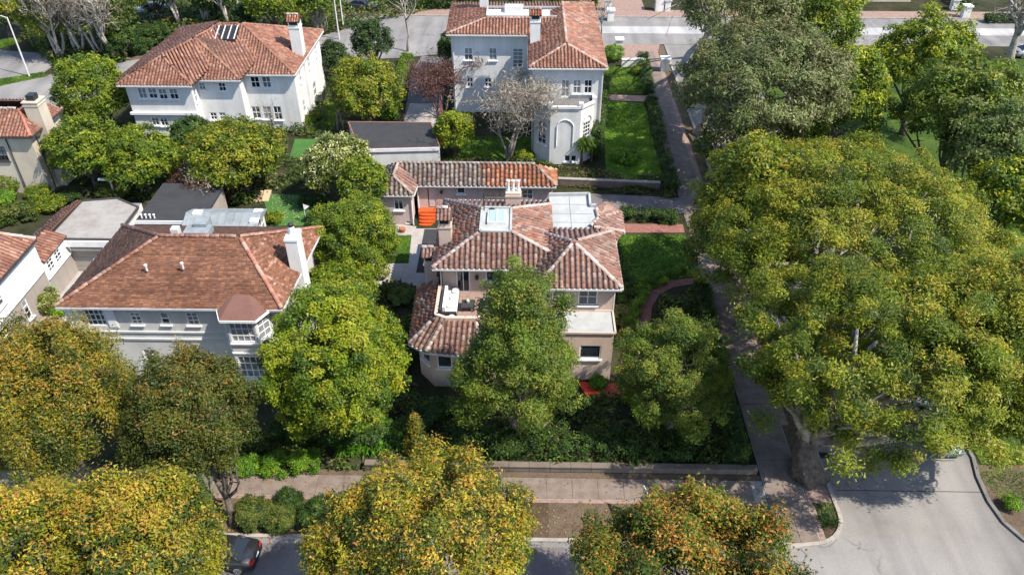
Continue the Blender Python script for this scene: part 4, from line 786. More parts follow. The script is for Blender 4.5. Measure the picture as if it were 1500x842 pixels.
for z in (3.2, 3.9, .6):
    m = MB()
    for a, b in ((b1, b2), (b2, b3), (b3, b4)): m.seg((*a, z), (*b, z), .14, .1)
    m.build('bay_moulding', M['trim'], Cc)
ch = MB(); xa = P(415, 392, 7)[0]; ch.box(-15.75, -14.95, 43.5, 44.7, 0, 9.05); ch.box(-15.8, -14.9, 43.45, 44.75, 8.8, 8.95); cho = ch.build('chimney', M['chim'], Cc); m = MB(); m.lathe((-15.35, 44.1, 9.05), [(.24, 0), (.2, .5), (.16, .55)], 10); m.build('chimney_pot', M['chim'], cho); m = MB(); m.lathe((-15.35, 44.1, 9.6), [(.16, 0), (.2, .08), (.2, .2), (.05, .3)], 9); m.build('cowl', M['dark'], cho)
for px, py in ((215, 395), (268, 392), (203, 434), (216, 437)):
    y = P(px, py, 7.2)[1]; z = ze + (y - 39.6) * .5; p = P(px, py, z); m = MB(); m.tube([p - Z3 * .1, p + Z3 * .32], .07, 7); m.tube([p + Z3 * .3, p + Z3 * .4], .11, 7); m.build('vent_pipe', M['gutter'], Cc)
m = MB(); m.box(-22.9, -21.2, 44.5, 45.6, 8.3, 8.75); m.box(-22.4, -21.5, 45.2, 46.2, 8.2, 9.0); m.build('roof_hatch', M['metal'], Cc); m = MB(); m.box(-23.9, -23.4, 44.9, 45.4, 8.1, 8.75); m.build('roof_vent', M['gutter'], Cc)
# low outbuildings behind the grey house
t = empty('carport', (-30, 57.5, 0), 'flat dark felt-roofed outbuilding with white fascia behind the grey house', 'outbuilding'); m = MB(); m.box(-31.6, -26.6, 55.3, 61.0, 0, 2.8); m.build('wall', M['beige'], t); m = MB(); m.box(-31.9, -26.4, 55.0, 61.2, 2.8, 3.0); m.build('roof', M['darkflat'], t); m = MB(); m.box(-31.95, -26.35, 54.92, 54.995, 2.72, 3.04); m.build('fascia', M['trim'], t)
for k in range(4): m = MB(); m.lathe((-31.5 + .35 * k, 55.4, 3.0), [(.06, 0), (.06, .3), (.1, .32), (.1, .38), (.02, .42)], 7); m.build('vent_pipe', M['trim'], t)
t = empty('garden_room', (-24.5, 55.5, 0), 'small garden room with streaked zinc roof and glazed gable beside the green', 'outbuilding'); w = Walls(t, 'white', 'trim'); w.wall((-27.4, 54.2), (-21.9, 54.2), 0, 2.8); w.wall((-21.9, 54.2), (-21.9, 56.9), 0, 2.8, [('u', .15, 1.25, .2, 2.6, 2, 4, 0), ('u', 1.4, 2.55, .2, 2.6, 2, 4, 0)]); w.wall((-21.9, 56.9), (-27.4, 56.9), 0, 2.8); w.build()
m = MB(); m.add([(-27.8, 53.9, 2.9), (-21.6, 53.9, 2.9), (-21.6, 55.6, 3.5), (-27.8, 55.6, 3.5), (-21.6, 57.2, 2.9), (-27.8, 57.2, 2.9)], [(0, 1, 2, 3), (3, 2, 4, 5), (1, 4, 2), (0, 3, 5), (0, 5, 4, 1)]); m.build('roof', M['metal'], t); m = MB()
for k in range(10): x = -27.5 + .63 * k; m.seg((x, 53.92, 2.93), (x, 55.6, 3.53), .05, .05); m.seg((x, 57.18, 2.93), (x, 55.6, 3.53), .05, .05)
m.build('roof_seam', M['metal'], t)
m = MB()
for x, y in ((-27.2, 55.3), (-22.3, 54.5), (-22.4, 55.9)): m.box(x, x + .7, y, y + .6, 3.0, 3.0 + .35 + .2 * (abs(y - 55.3) < .4))
m.build('roof_patch', M['trim'], t)

# ---------------- white clapboard house at the edge ----------------
D = empty('clapboard_house', (-38, 48, 0), 'white clapboard house with red clay tiles and attached flat-roofed garage', 'house')
rd = Roof(D, 'red', .32, .4); rd.gut = 'darkgutter'
rd.face([(-35.9, 38., 5.6), (-35.9, 48.3, 5.6), (-39.5, 46.5, 7.6), (-39.5, 38., 7.6)], 'red', gutter=[(0, 1)]); rd.face([(-35.9, 48.3, 5.6), (-43, 48.3, 5.6), (-39.5, 46.5, 7.6)], 'red'); rd.cap((-35.9, 48.3, 5.6), (-39.5, 46.5, 7.6)); rd.cap((-39.5, 46.5, 7.6), (-39.5, 38., 7.6))
s0, s1, s2, s3 = (-37.2, 48.6, 4.1), (-37.4, 57.4, 3.5), (-38.9, 57.2, 2.7), (-39.5, 48.6, 3.1); rd.face([s1, (-37.3, 48.4, 4.1), (-39.6, 48.4, 3.0), (-39.1, 57.2, 2.6)], 'red'); rd.face([(-36.0, 48.35, 3.48), (-36.0, 52.0, 3.48), (-37.5, 52.0, 4.05), (-37.5, 48.35, 4.05)], 'red'); rd.build()
w = Walls(D, 'beige', 'trim'); w.wall((-36.2, 36), (-36.2, 48.2), 0, 3.0, [('u', 8.6, 9.2, .9, 2.5, 1, 3), ('u', 5.4, 6.6, .05, 2.4, 2, 3, 0, 'door')]); w.wall((-36.2, 48.2), (-36.2, 52.0), 0, 1.99); w.build('lower_wall')
w = Walls(D, 'siding', 'trim'); w.wall((-36.15, 36), (-36.15, 48.2), 3.0, 5.5, [('u', 6.1, 7.2, 3.7, 5.0, 2, 3)]); w.wall((-36.15, 48.2), (-36.15, 52.0), 2.0, 3.42, [('u', .5, 1.4, 2.2, 3.2, 2, 3), ('u', 1.7, 2.6, 2.2, 3.2, 2, 3)]); w.wall((-36.15, 48.2), (-42, 48.2), 0, 5.5); w.build('clapboard_wall'); m = MB()
for k in range(13): m.box(-36.145, -36.11, 36, 42.0, 3.02 + .19 * k, 3.19 + .19 * k); m.box(-36.145, -36.11, 43.35, 48.19, 3.02 + .19 * k, 3.19 + .19 * k)
m.build('clapboard', M['siding'], D, 'stuff'); m = MB(); m.box(-36.16, -36.05, 36, 48.2, 2.86, 3.0); m.box(-36.17, -36.06, 48.21, 51.9, 1.9, 2.02); m.build('band', M['trim'], D)
t = empty('garage', (-35, 54, 0), 'detached-looking garage with dusty flat roof and ribbed taupe door', 'garage'); w = Walls(t, 'white', 'trim'); w.wall((-37.3, 52.05), (-32.4, 52.05), 0, 3.1, [('u', 1.0, 4.3, .06, 2.35, 1, 1, 0, 'door_opening')]); w.wall((-32.4, 52.05), (-32.4, 57.6), 0, 3.1); w.wall((-32.4, 57.6), (-37.3, 57.6), 0, 3.1); w.wall((-37.3, 57.6), (-37.3, 52.05), 0, 3.1); w.build()
gp = [P(69, 350, 3.3), P(159, 351, 3.3), (-32.2, 51.6, 3.3), (-32.2, 56.6, 3.3), P(172, 291, 3.3), P(120, 295, 3.3)]; flat_roof(t, gp, 3.1, 3.3, 'greyflat', 'roof', 'darkgutter', .08, .16); m = MB(); m.box(-37.5, -32.2, 51.45, 51.6, 2.75, 3.28); m.build('fascia', M['trim'], t)
for k in range(5): m = MB(); m.box(-36.25, -33.05, 52.0, 52.06, .08 + .45 * k, .51 + .45 * k); m.build('door_panel', M['taupe'], t)

# ---------------- cream house ----------------
E = empty('cream_house', (-49, 67, 0), 'cream stucco house with red tile hip roof and broad plain chimney', 'house'); re_ = Roof(E, 'red', .32, .4); re_.gut = 'darkgutter'
re_.face([(-54, 64.0, 6.0), (-44.0, 64.0, 6.0), (-45.8, 66.5, 7.5), (-52, 66.5, 7.5)], gutter=[(0, 1)]); re_.face([(-44., 64., 6.), (-44., 70., 6.), (-45.8, 68.5, 7.5), (-45.8, 66.5, 7.5)], gutter=[(0, 1)]); re_.face([(-44, 70, 6), (-54, 70, 6), (-52, 68.5, 7.5), (-45.8, 68.5, 7.5)]); re_.cap((-44., 64., 6.), (-45.8, 66.5, 7.5), ((.5, .2, .15), (.42, .16, .12))); re_.cap((-52, 66.5, 7.5), (-45.8, 66.5, 7.5)); re_.build()
w = Walls(E, 'cream', 'darkgutter'); w.wall((-54, 64.4), (-44.4, 64.4), 0, 5.95, [(-8, 215, 10, 236, 3, 3), ('u', 2, 3.4, 3.6, 5.2, 3, 3)]); w.wall((-44.4, 64.4), (-44.4, 69.7), 0, 5.95, [('u', .8, 1.6, 3.6, 5.2, 1, 3)]); w.wall((-44.4, 69.7), (-54, 69.7), 0, 5.95); w.build(); MB().tube([(-46.6, 64.33, 0), (-46.6, 64.33, 5.9)], .06, 6).build('downpipe', M['darkgutter'], E); MB().tube([(-44.33, 65.2, 0), (-44.33, 65.2, 5.9)], .05, 6).build('downpipe', M['darkgutter'], E)
chimney(E, -44.9, -43.6, 65.9, 67.3, 0, 8.3, 'cream', 'slab'); m = MB(); m.box(-44.6, -43.9, 66.2, 67.0, 8.4, 8.9); m.build('chimney_cowl', M['dark'], E)

# ---------------- white house at the back with three stepped hips ----------------
F = empty('white_stepped_house', (-32, 82, 0), 'large white house with three stepped orange tile hips and tall white chimney', 'house'); rf = Roof(F, 'red', .33, .42)
ze = 6.5; zr = 9.3; A1, A2, A3 = (-36.6, 77.4, 8.3), (-34.0, 80.3, 9.15), (-32.4, 83.6, 9.5); kR = (-30.0, 83.6, 9.5)
f1, f2, f3, f4, f5, f6 = (-40.5, 74.4, ze), (-33.0, 74.4, ze), (-33.0, 75.9, ze), (-28.6, 75.9, ze), (-28.6, 77.4, ze), (-23.5, 77.4, ze); br, bl = (-23.3, 90.4, ze), (-39.9, 91.0, ze); kb = kR; kbl = A3
rf.face([f1, f2, A1], gutter=[(0, 1)]); rf.face([f2, (-31.0, 79.5, ze + 1.1), A2, A1]); rf.face([(-38.3, 75.9, ze), f4, A2], gutter=[]); m_ = rf.eave; m_.seg((-33, 75.85, ze - .1), (-28.6, 75.85, ze - .1), .12, .14); rf.face([f4, (-27.3, 80.5, ze + 1.2), kR, A3, A2]); rf.face([(-34.5, 77.4, ze), f6, kR, A3], gutter=[]); m_.seg((-28.6, 77.35, ze - .1), (-23.5, 77.35, ze - .1), .12, .14)
rf.face([f6, br, kb, kR], gutter=[(0, 1)]); rf.face([bl, f1, A1, A2, A3, kbl], gutter=[(0, 1)]); rf.face([br, bl, kbl, kb])
dk = ((.30, .15, .10), (.36, .19, .13), (.26, .13, .09))
for a, b in ((f1, A1), (f2, A1), (A1, A2), (f4, A2), (A2, A3), (A3, kR), (f6, kR), (br, kb), (bl, kbl)): rf.cap(a, b, dk)
rf.build(); w = Walls(F, 'bluewhite', 'trim'); fp = [(-40.0, 75.0), (-33.4, 75.0), (-33.4, 76.5), (-29.0, 76.5), (-29.0, 78.0), (-23.8, 78.0), (-23.8, 90.0), (-39.6, 90.4)]
w.ring(fp, 0, 6.42, {0: [(202, 129, 215, 145, 2, 2), (217, 129, 230, 145, 2, 2), (232, 130, 245, 146, 2, 2), (248, 130, 261, 146, 2, 2), (222, 172, 233, 184, 2, 2), (235, 173, 246, 185, 2, 2)], 2: [(291, 121, 301, 132, 2, 2), (320, 121, 331, 134, 2, 2), (308, 165, 318, 176, 2, 2), (321, 165, 331, 176, 2, 2)],
                     4: [(367, 112, 380.5, 129, 2, 2), (384, 112, 397, 129, 2, 2), (369, 156, 382, 174, 2, 2), (385, 156, 398, 175, 2, 2), (401, 156, 413, 176, 2, 2)], 1: [('u', .4, 1.0, 4.2, 5.6, 1, 2)], 5: [('u', 1.6, 2.5, 1.2, 2.6, 2, 2), ('u', 2.0, 2.8, 4.5, 5.7, 2, 2), ('u', 4.0, 5.0, .1, 2.4, 2, 3, 0, 'door'), ('u', 6.0, 6.8, 4.4, 5.7, 2, 2), ('u', 6.6, 7.8, .1, 2.5, 2, 3, 0, 'door'), ('u', 9.6, 10.4, 4.4, 5.7, 2, 2)]})
w.build(); m = MB(); m.box(-40.2, -33.3, 74.75, 74.99, 3.15, 3.4); m.build('string_course', M['trim'], F)
chimney(F, -24.7, -23.6, 82.0, 83.2, 0, 9.9, 'white', pal='rust')
m = MB(); m.add([(-32.9, 80.9, 8.82), (-30.2, 80.9, 8.82), (-30.2, 82.9, 9.55), (-32.9, 82.9, 9.55), (-32.9, 80.9, 8.3), (-30.2, 80.9, 8.3), (-30.2, 82.9, 9.0), (-32.9, 82.9, 9.0)], [(0, 1, 2, 3), (4, 7, 6, 5), (0, 4, 5, 1), (1, 5, 6, 2), (2, 6, 7, 3), (3, 7, 4, 0)]); so_ = m.build('roof_skylight', M['dark'], F); m = MB()
for k in range(5): x = -32.85 + .65 * k; m.seg((x, 80.88, 8.86), (x, 82.92, 9.59), .09, .08)
m.build('glazing_bar', M['gutter'], so_)
bal = MB(); bal.box(-23.75, -22.8, 84.2, 86.0, .5, .6)
for k in range(10): bal.box(-22.85, -22.81, 84.2 + .19 * k, 84.23 + .19 * k, .6, 1.5)
bal.box(-22.87, -22.79, 84.2, 86.0, 1.5, 1.56); bal.build('balcony_railing', M['dark'], F)

# ---------------- white house with the polygonal bay ----------------
G = empty('white_villa', (1, 82, 0), 'white stucco villa with red tile hips, two white chimneys and crenellated bay', 'house'); rg = Roof(G, 'red', .34, .42); ze = 9.0
gL, gM, w1, w2, gBR, gBL = (-8.3, 82.3, ze), (.3, 82.3, ze), (.3, 73.3, ze), (7.8, 73.3, ze), (7.7, 93.0, ze), (-8.5, 92.5, ze); d1, d2, d3, d4 = (-4.2, 84.9, 9.85), (3.8, 84.9, 9.85), (3.8, 87.8, 9.85), (-4.2, 87.8, 9.85); ap = (4.0, 76.4, 10.2)
rg.face([gL, (4.0, 82.3, ze), d2, d1], gutter=[(0, 1)]); rg.face([gBL, gL, d1, d4], gutter=[(0, 1)]); rg.face([w1, w2, ap], gutter=[(0, 1)]); rg.face([(.3, 86.5, ze), w1, ap, (4.0, 88.0, 10.2)], gutter=[(0, 1)]); rg.face([w2, gBR, (4.0, 89.5, 10.2), ap], lambda o: 'pink' if random.random() < .35 else 'red', gutter=[(0, 1)]); rg.face([gBR, gBL, d4, d3])
for a, b in ((gL, d1), (w1, ap), (w2, ap), (ap, (4., 89.5, 10.2)), (d1, d2)): rg.cap(a, b, ((.46, .30, .24), (.40, .24, .18), (.52, .38, .32)))
rg.build(); flat_roof(G, [(-4.2, 84.95, 0), (3.7, 84.95, 0), (3.7, 88.0, 0), (-4.2, 88.0, 0)], 9.3, 9.83, 'white', 'flat_roof', 'flat', .3); m = MB(); m.box(-2.3, -.3, 86.6, 87.6, 9.83, 10.5); m.build('roof_unit', M['gutter'], G)
w = Walls(G, 'bluewhite', 'trim'); fp = [(-7.9, 82.95), (.7, 82.95), (.7, 73.7), (7.4, 73.7), (7.4, 92.6), (-8.1, 92.1)]
w.ring(fp, 0, 8.95, {0: [(680, 70, 692.5, 88.5, 2, 2), (716, 70.5, 728, 89, 2, 2), (751, 71, 766.5, 99, 2, 5, 0), (684, 114, 693, 128, 2, 2), (710, 114.5, 720, 128, 2, 2)], 2: [(822, 117, 834, 142.5, 2, 2, 0), (839, 117, 851, 137.5, 2, 2), (855.5, 117, 867.5, 137.5, 2, 2)], 3: [('u', 3, 4.2, 5.5, 7.2, 2, 2), ('u', 8, 9.2, 5.5, 7.2, 2, 2)]})
zb = 6.0; bb = [(.9, 73.69), (.9, 72.3), (2.45, 70.9), (5.35, 70.9), (6.7, 72.3), (6.7, 73.69)]
w.wall(bb[0], bb[1], 0, zb); w.wall(bb[1], bb[2], 0, zb, [('u', .5, 1.6, 1.9, 4.3, 2, 4)]); w.wall(bb[2], bb[3], 0, zb, [('u', 1.5, 2.1, .3, 1.0, 1, 1), ('u', 2.15, 2.7, .3, 1.0, 1, 1)]); w.wall(bb[3], bb[4], 0, zb, [('u', .45, 1.55, 1.9, 4.3, 3, 6)]); w.wall(bb[4], bb[5], 0, zb); w.build()
MB().prism([(x, y + .1) for x, y in bb], zb - .6, zb - .25).build('bay_roof', M['graydeck'], G)
for i in range(5):
    a, b = np.array(bb[i]), np.array(bb[i + 1]); m = MB(); m.seg((*a, zb + .05), (*b, zb + .05), .26, .24); m.build('parapet_coping', M['white'], G)
for p in bb[1:5]: m = MB(); m.box(p[0] - .22, p[0] + .22, p[1] - .1, p[1] + .3, zb + .17, zb + .5); m.build('merlon', M['white'], G)
m = MB(); pts = [(3.1, 70.86, 2.0), (3.1, 70.86, 4.0)] + [(3.9 - .8 * math.cos(t), 70.86, 4.0 + .8 * math.sin(t)) for t in np.linspace(.2, math.pi - .2, 8)] + [(4.7, 70.86, 4.0), (4.7, 70.86, 2.0)]; m.tube(pts, .06, 5); m.build('blind_arch', M['trim'], G)
m = MB(); c0, c1 = np.array(bb[3]), np.array(bb[4]); d = (c1 - c0) / np.hypot(*(c1 - c0)); nn = np.array([d[1], -d[0]]); pts = [(*(c0 + d * (1.0 - .6 * math.cos(t)) + nn * .05), 4.35 + .6 * math.sin(t)) for t in np.linspace(0, math.pi, 9)]; m.tube(pts, .06, 5); m.build('window_arch', M['trim'], G)
MB().tube([(-7.7, 82.85, 0), (-7.7, 82.85, 8.9)], .07, 6).build('downpipe', M['gutter'], G); MB().tube([(.8, 73.6, 0), (.8, 73.6, 8.9)], .06, 6).build('downpipe', M['gutter'], G); MB().tube([(7.45, 73.6, 0), (7.45, 73.6, 8.9)], .06, 6).build('downpipe', M['gutter'], G)
chimney(G, .45, 1.45, 79.2, 80.2, 8.0, 11.6, 'white', pal='rust'); chimney(G, -5.1, -4.2, 88.8, 89.8, 9.0, 12.2, 'white', pal='rust')
# flat dark-roofed garage
Hh = empty('dark_roof_garage', (-12.7, 71.5, 0), 'single-storey white garage with wide dark felt flat roof behind the guest house', 'garage'); q = [P(510, 179, 2.7), P(631, 180, 2.7), P(644, 216, 2.7), P(527, 219, 2.7)]; MB().prism([(a[0] * .995 - .05, a[1]) for a in q], 0, 2.5).build('wall', M['white'], Hh); flat_roof(Hh, q, 2.5, 2.7, 'darkflat', 'roof', 'brick', .06, .12)
m = MB(); m.seg((q[3][0], q[3][1] - .08, 2.58), (q[2][0], q[2][1] - .08, 2.58), .08, .34); m.build('fascia', M['trim'], Hh)
# ---------------- street trees nearest the viewer ----------------
ST = 'street trees along the front kerb'
tree('street_tree', 'golden green street tree with many orange new shoots, at the corner below the leaning trunk', 'tree', (-90, 690, 190, 980), 8.5, 'yellow', 38000, .21, .85, group=ST, lump=.22)
tree('street_tree', 'golden street tree with orange-tipped crown overhanging the dark parked car', 'tree', (90, 674, 333, 960), 8.5, 'yellow', 36000, .21, .85, group=ST, lump=.22)
tree('street_tree', 'broad bright yellow street tree between the round bushes and the bare verge', 'tree', (446, 652, 792, 985), 8.5, 'yellow', 56000, .21, .85, group=ST, lump=.22)
tree('street_tree', 'broad street tree of upright green shoots with orange tips, by the corner kerb', 'tree', (826, 735, 1218, 1005), 8.3, 'orange', 66000, .21, .95, group=ST, lump=.36, dens=1.3)
tree('street_tree', 'wide rust and olive crowned tree in front of the grey house gate end', 'tree', (-55, 468, 205, 705), 6.8, 'photinia', 46000, .23, .9, group=ST, lump=.22)
tree('street_tree', 'bronze-green tree on a long pale leaning trunk beside the front pavement', 'tree', (186, 508, 372, 708), 6.6, 'bronze', 36000, .22, .8, base=(343, 768), trunk=.24, lean=P(318, 700, 2.6), group=ST)
# ---------------- garden trees round the pink house ----------------
tree('garden_tree', 'dense bright yellow-green tree between the grey house and the pink house', 'tree', (386, 415, 602, 664), 6.0, 'bright', 52000, .25, .75, trunk=.3, lump=.2)
tree('garden_tree', 'tall egg-shaped dark green tree growing in front of the pink house', 'tree', (668, 370, 856, 665), 6.3, 'oak', 60000, .20, .8, shape='ovoid', lump=.36, centre=(*P(757, 640, 0)[:2], 6.55), R=(4.85, 4.6, 6.4), trunk=.26)
tree('garden_tree', 'open mid-green tree with pale bare twigs beside the curved brick path', 'tree', (898, 424, 1086, 698), 4.4, 'oak', 42000, .17, .65, trunk=.16, limbs=40, bark='barkpale', lump=.32, dens=.75)
tree('garden_tree', 'yellow-green privet tree beside the small lawn of the pink house', 'tree', (452, 282, 588, 425), 4.2, 'privet', 26000, .24, .7, trunk=.2)
tree('garden_tree', 'lower yellow-green bushy tree filling the gap below the grey house chimney', 'tree', (445, 375, 560, 470), 3.2, 'privet', 12000, .24, .6, trunk=.15)
tree('garden_tree', 'rangy olive tree with bare forks at the end of the guest house', 'tree', (495, 225, 572, 318), 3.8, 'privet', 9000, .26, .6, trunk=.14, limbs=16, bark='barkpale')
tree('blossom_tree', 'tree dotted with creamy white blossom by the dark roofed garage', 'tree', (440, 192, 545, 290), 3.8, 'cream', 15000, .27, .7, trunk=.18, mat='leafd')
tree('small_conifer', 'small narrow conical tree with bronze tip standing behind the yellow street tree', 'tree', None, 0, 'photinia', 5000, .17, .3, shape='cone', centre=(*P(612, 668, 0)[:2], 1.9), R=(.85, .85, 1.8), trunk=.07, limbs=4)
# ---------------- big trees along the side road ----------------
SR = 'large trees along the side road'
tree('spreading_tree', 'huge spreading tree with pale branches and thick leaning trunk at the road corner', 'tree', (1084, 372, 1480, 690), 9.0, 'camphor', 64000, .27, .95, base=(1180, 697), trunk=.75, lean=P(1203, 590, 5.0), limbs=80, bark='bark', limb_bark='barkpale', group=SR, lump=.3, rz=5.5, dens=.75, ratio=.42)
tree('spreading_tree', 'huge domed yellow-green tree over the side road beyond the corner trunk', 'tree', (1012, 178, 1455, 500), 8.5, 'camphor', 100000, .27, 1.05, base=(1190, 430), trunk=.55, limbs=30, bark='barkpale', group=SR, lump=.13, ratio=.42, rz=5.5, dens=.95)
tree('spreading_tree', 'darker green tree leaning over the side pavement beside the brick path lawn', 'tree', (1002, 200, 1195, 455), 7.5, 'camphor', 30000, .29, 1.0, base=(1088, 482), trunk=.4, limbs=16, bark='barkpale', group=SR, lump=.3)
tree('spreading_tree', 'olive and gold tree overhanging the parked pale blue car on the side road', 'tree', (1312, 325, 1640, 735), 8.8, 'camphor', 74000, .27, 1.05, base=(1440, 640), trunk=.4, limbs=30, bark='barkpale', group=SR, lump=.16, ratio=.42, rz=5.5)
tree('eucalyptus', 'tall grey-green eucalyptus with peeling white trunk by the side pavement', 'tree', (980, 26, 1245, 218), 10.5, 'euc', 62000, .34, 1.2, base=(1022, 196), trunk=.42, lean=P(1022, 196) + np.array([.6, .2, 6.0]), limbs=22, bark='barkpale', mat='leafd', lump=.2, ratio=.4)
tree('spreading_tree', 'smaller twiggy leafy tree beneath the eucalyptus by the pavement', 'tree', (1020, 158, 1200, 262), 5.0, 'shrub', 15000, .29, .8, base=(1070, 235), trunk=.2, limbs=22, bark='barkpale', group=SR)
tree('ivy_clad_tree', 'tall bright green tree behind the eucalyptus, reaching the top of the street', 'tree', (1085, -70, 1268, 130), 11, 'ivy', 24000, .36, 1.2, group=SR)
tree('ivy_clad_tree', 'bright green ivy-covered column tree just beside the dark park lawn', 'tree', (1165, 65, 1298, 235), 7.5, 'ivy', 22000, .34, 1.1, group=SR)
tree('eucalyptus', 'second eucalyptus crown, olive coloured, at the top of the side pavement', 'tree', (985, -60, 1180, 70), 13, 'euc', 20000, .38, 1.2, base=(1030, 60), trunk=.4, limbs=12, bark='barkpale', mat='leafd', ratio=.4)
PK = 'trees in the park lawn'
tree('park_tree', 'dark layered tree with lit yellow-green tops beside the back street', 'tree', (1276, 15, 1432, 165), 8, 'ivy', 18000, .36, 1.0, group=PK, lump=.3)
tree('park_tree', 'wide leafy park tree with yellow-green tops under the big bare tree', 'tree', (1320, 80, 1500, 235), 9, 'oak', 24000, .36, 1.0, group=PK, lump=.25)
tree('park_tree', 'sparse grey twiggy park tree with scattered light green leaves', 'tree', (1380, 135, 1530, 310), 7.5, 'olive', 15000, .32, .9, limbs=30, bark='barkpale', group=PK, lump=.3)
tree('park_tree', 'light green tree beside the spreading road trees and park shade', 'tree', (1410, 225, 1560, 360), 6.5, 'ivy', 12000, .34, .9, group=PK)
bare_tree('bare_tree', 'thick-limbed bare pale tree standing by the back street kerb', 'tree', (1478, 92), 11, 4.5, 1, r0=.55, n2=12, n3=6, up=.8)
# ---------------- trees at the back ----------------
BK = 'garden trees between the back houses'
tree('garden_tree', 'round glossy tree touching the stepped white house corner', 'tree', (78, 78, 190, 200), 4.6, 'privet', 17000, .30, .9, group=BK)
tree('garden_tree', 'shaded leafy tree beside the cream house chimney', 'tree', (72, 160, 178, 283), 3.8, 'privet', 15000, .29, .8, group=BK)
tree('garden_tree', 'broad leafy tree below the lowest hip of the stepped white house', 'tree', (150, 182, 268, 283), 3.6, 'privet', 15000, .29, .8, group=BK)
tree('garden_tree', 'wide yellow-flecked tree in front of the stepped white house', 'tree', (268, 168, 430, 282), 4.0, 'camphor', 24000, .29, .85, group=BK)
tree('garden_tree', 'small dark green tree tucked between two leafy trees by the white wall', 'tree', (246, 168, 318, 232), 3.4, 'dhedge', 6000, .28, .6, group=BK)
tree('garden_tree', 'golden round tree beside the driveway of the white villa', 'tree', (476, 80, 594, 184), 4.0, 'camphor', 18000, .30, .85, group=BK)
tree('garden_tree', 'dark dense evergreen by the cul-de-sac', 'tree', (512, 26, 576, 98), 3.8, 'dark', 7000, .32, .8, group=BK)
tree('garden_tree', 'smaller dark evergreen beside the white chimney wall', 'tree', (466, 56, 512, 112), 3.0, 'dark', 5000, .30, .7, group=BK)
tree('garden_tree', 'yellow-leaved rounded tree at the side of the dark garage roof', 'tree', (634, 150, 696, 238), 2.8, 'bright', 9000, .27, .6, group=BK)
tree('garden_tree', 'green tree beside the villa driveway entrance', 'tree', (640, 46, 668, 98), 2.6, 'dhedge', 2500, .3, .6, group=BK)
tree('garden_tree', 'bright green tree at the top behind the stepped roof', 'tree', (355, -35, 440, 42), 5, 'privet', 8000, .36, 1.0, group=BK)
tree('garden_tree', 'olive green tree by the cul-de-sac island', 'tree', (425, -45, 492, 42), 5, 'privet', 6000, .36, 1.0, group=BK, limbs=16, bark='barkpale')
tree('garden_tree', 'dark olive tree behind the bare birches, nearest the lamp post', 'tree', (25, -25, 118, 68), 5, 'camphor', 8000, .36, 1.0, group=BK)
tree('garden_tree', 'olive evergreen mass behind the bare birches beside the topiary', 'tree', (105, -20, 200, 58), 5, 'shrub', 8000, .36, 1.0, group=BK)
tree('garden_tree', 'olive tree at the very top beside the lane, behind the birches', 'tree', (180, -45, 262, 12), 5, 'camphor', 8000, .36, 1.0, group=BK)
tree('garden_tree', 'dense green tree above the stepped roof beside the fan-shaped bare trees', 'tree', (268, -50, 350, 28), 4, 'dhedge', 8000, .36, 1.0, group=BK)
tree('garden_tree', 'yellowish tree in the far corner past the white post', 'tree', (-40, -30, 40, 50), 4, 'camphor', 8000, .36, 1.0, group=BK)
tree('garden_tree', 'low dark yew beside the topiary balls', 'tree', (150, 35, 205, 88), 2, 'dhedge', 3500, .32, .7, group=BK)
tree('garden_tree', 'dark shade tree behind the side driveway by the bare trees', 'tree', (335, 5, 375, 48), 3, 'dark', 2500, .36, .8, group=BK)
bt = 'bare winter trees'
for px, lb in (((88, 88), 'bare pale birch nearest the lamp post'), ((118, 84), 'bare pale birch with several leaning stems over the lane'), ((150, 82), 'bare pale birch in the middle of the birch clump'), ((176, 84), 'bare upright birch beside the topiary balls')): bare_tree('bare_birch', lb, 'tree', px, 10, 6.0, 4, r0=.2, n2=13, n3=6, group=bt, bark='barkwhite', twigs=('drytwig', 3000, .4))
for px, lb in (((262, 36), 'bare pale tree behind the tiled roof near the side lane'), ((300, 36), 'bare fan-shaped tree behind the stepped roof ridge'), ((335, 38), 'bare tree beside the bright green treetop')): bare_tree('bare_tree', lb, 'tree', px, 9, 5.5, 4, r0=.19, n2=12, n3=6, group=bt, bark='barkwhite', twigs=('drytwig', 2500, .4))
bare_tree('bare_tree', 'small pollarded bare tree on the grass edge of the cul-de-sac', 'tree', (597, 76), 8.5, 2.6, 1, r0=.18, n2=8, n3=4, n4=2, group=bt)
bare_tree('bare_tree', 'grey many-branched winter tree in front of the white villa', 'tree', (742, 236), 7.8, 6.2, 6, r0=.15, n2=10, n3=6, group=bt, twigs=('drytwig', 3500, .35), bark='barkpale')
bare_tree('bare_tree', 'reddish twiggy tree beside the villa driveway', 'tree', (650, 174), 5.4, 5.2, 5, bark='barkred', r0=.11, n2=9, n3=6, group=bt, twigs=('redtwig', 8000, .28))
bare_tree('bare_tree', 'thin bare tree on the lawn by the golden tree', 'tree', (498, 190), 5, 2.0, 2, r0=.09, n2=6, n3=4, group=bt)
bare_tree('bare_tree', 'thin bare tree in front of the white gable windows', 'tree', (404, 205), 5, 2.2, 2, r0=.07, n2=6, n3=4, group=bt)
bare_tree('bare_tree', 'slim bare tree by the white gate pillars', 'tree', (881, 62), 7, 1.8, 1, r0=.12, n2=7, n3=4, group=bt)
bare_tree('bare_tree', 'bare twiggy tree beside the olive tree at the cul-de-sac island', 'tree', (478, 50), 7, 2.5, 3, r0=.1, n2=6, n3=4, group=bt)
shrub('bare_shrub', 'dusky purple-brown leafless shrub by the dark felt outbuilding', 'shrub', (305, 296), 3.2, 4.0, 'redtwig', 11000, .22, .6); bare_tree('bare_tree', 'brown twiggy shrub tree above the carport roof', 'tree', (318, 300), 3.8, 3.2, 5, bark='barkred', r0=.08, n2=8, n3=5, twigs=('drytwig', 5000, .25))
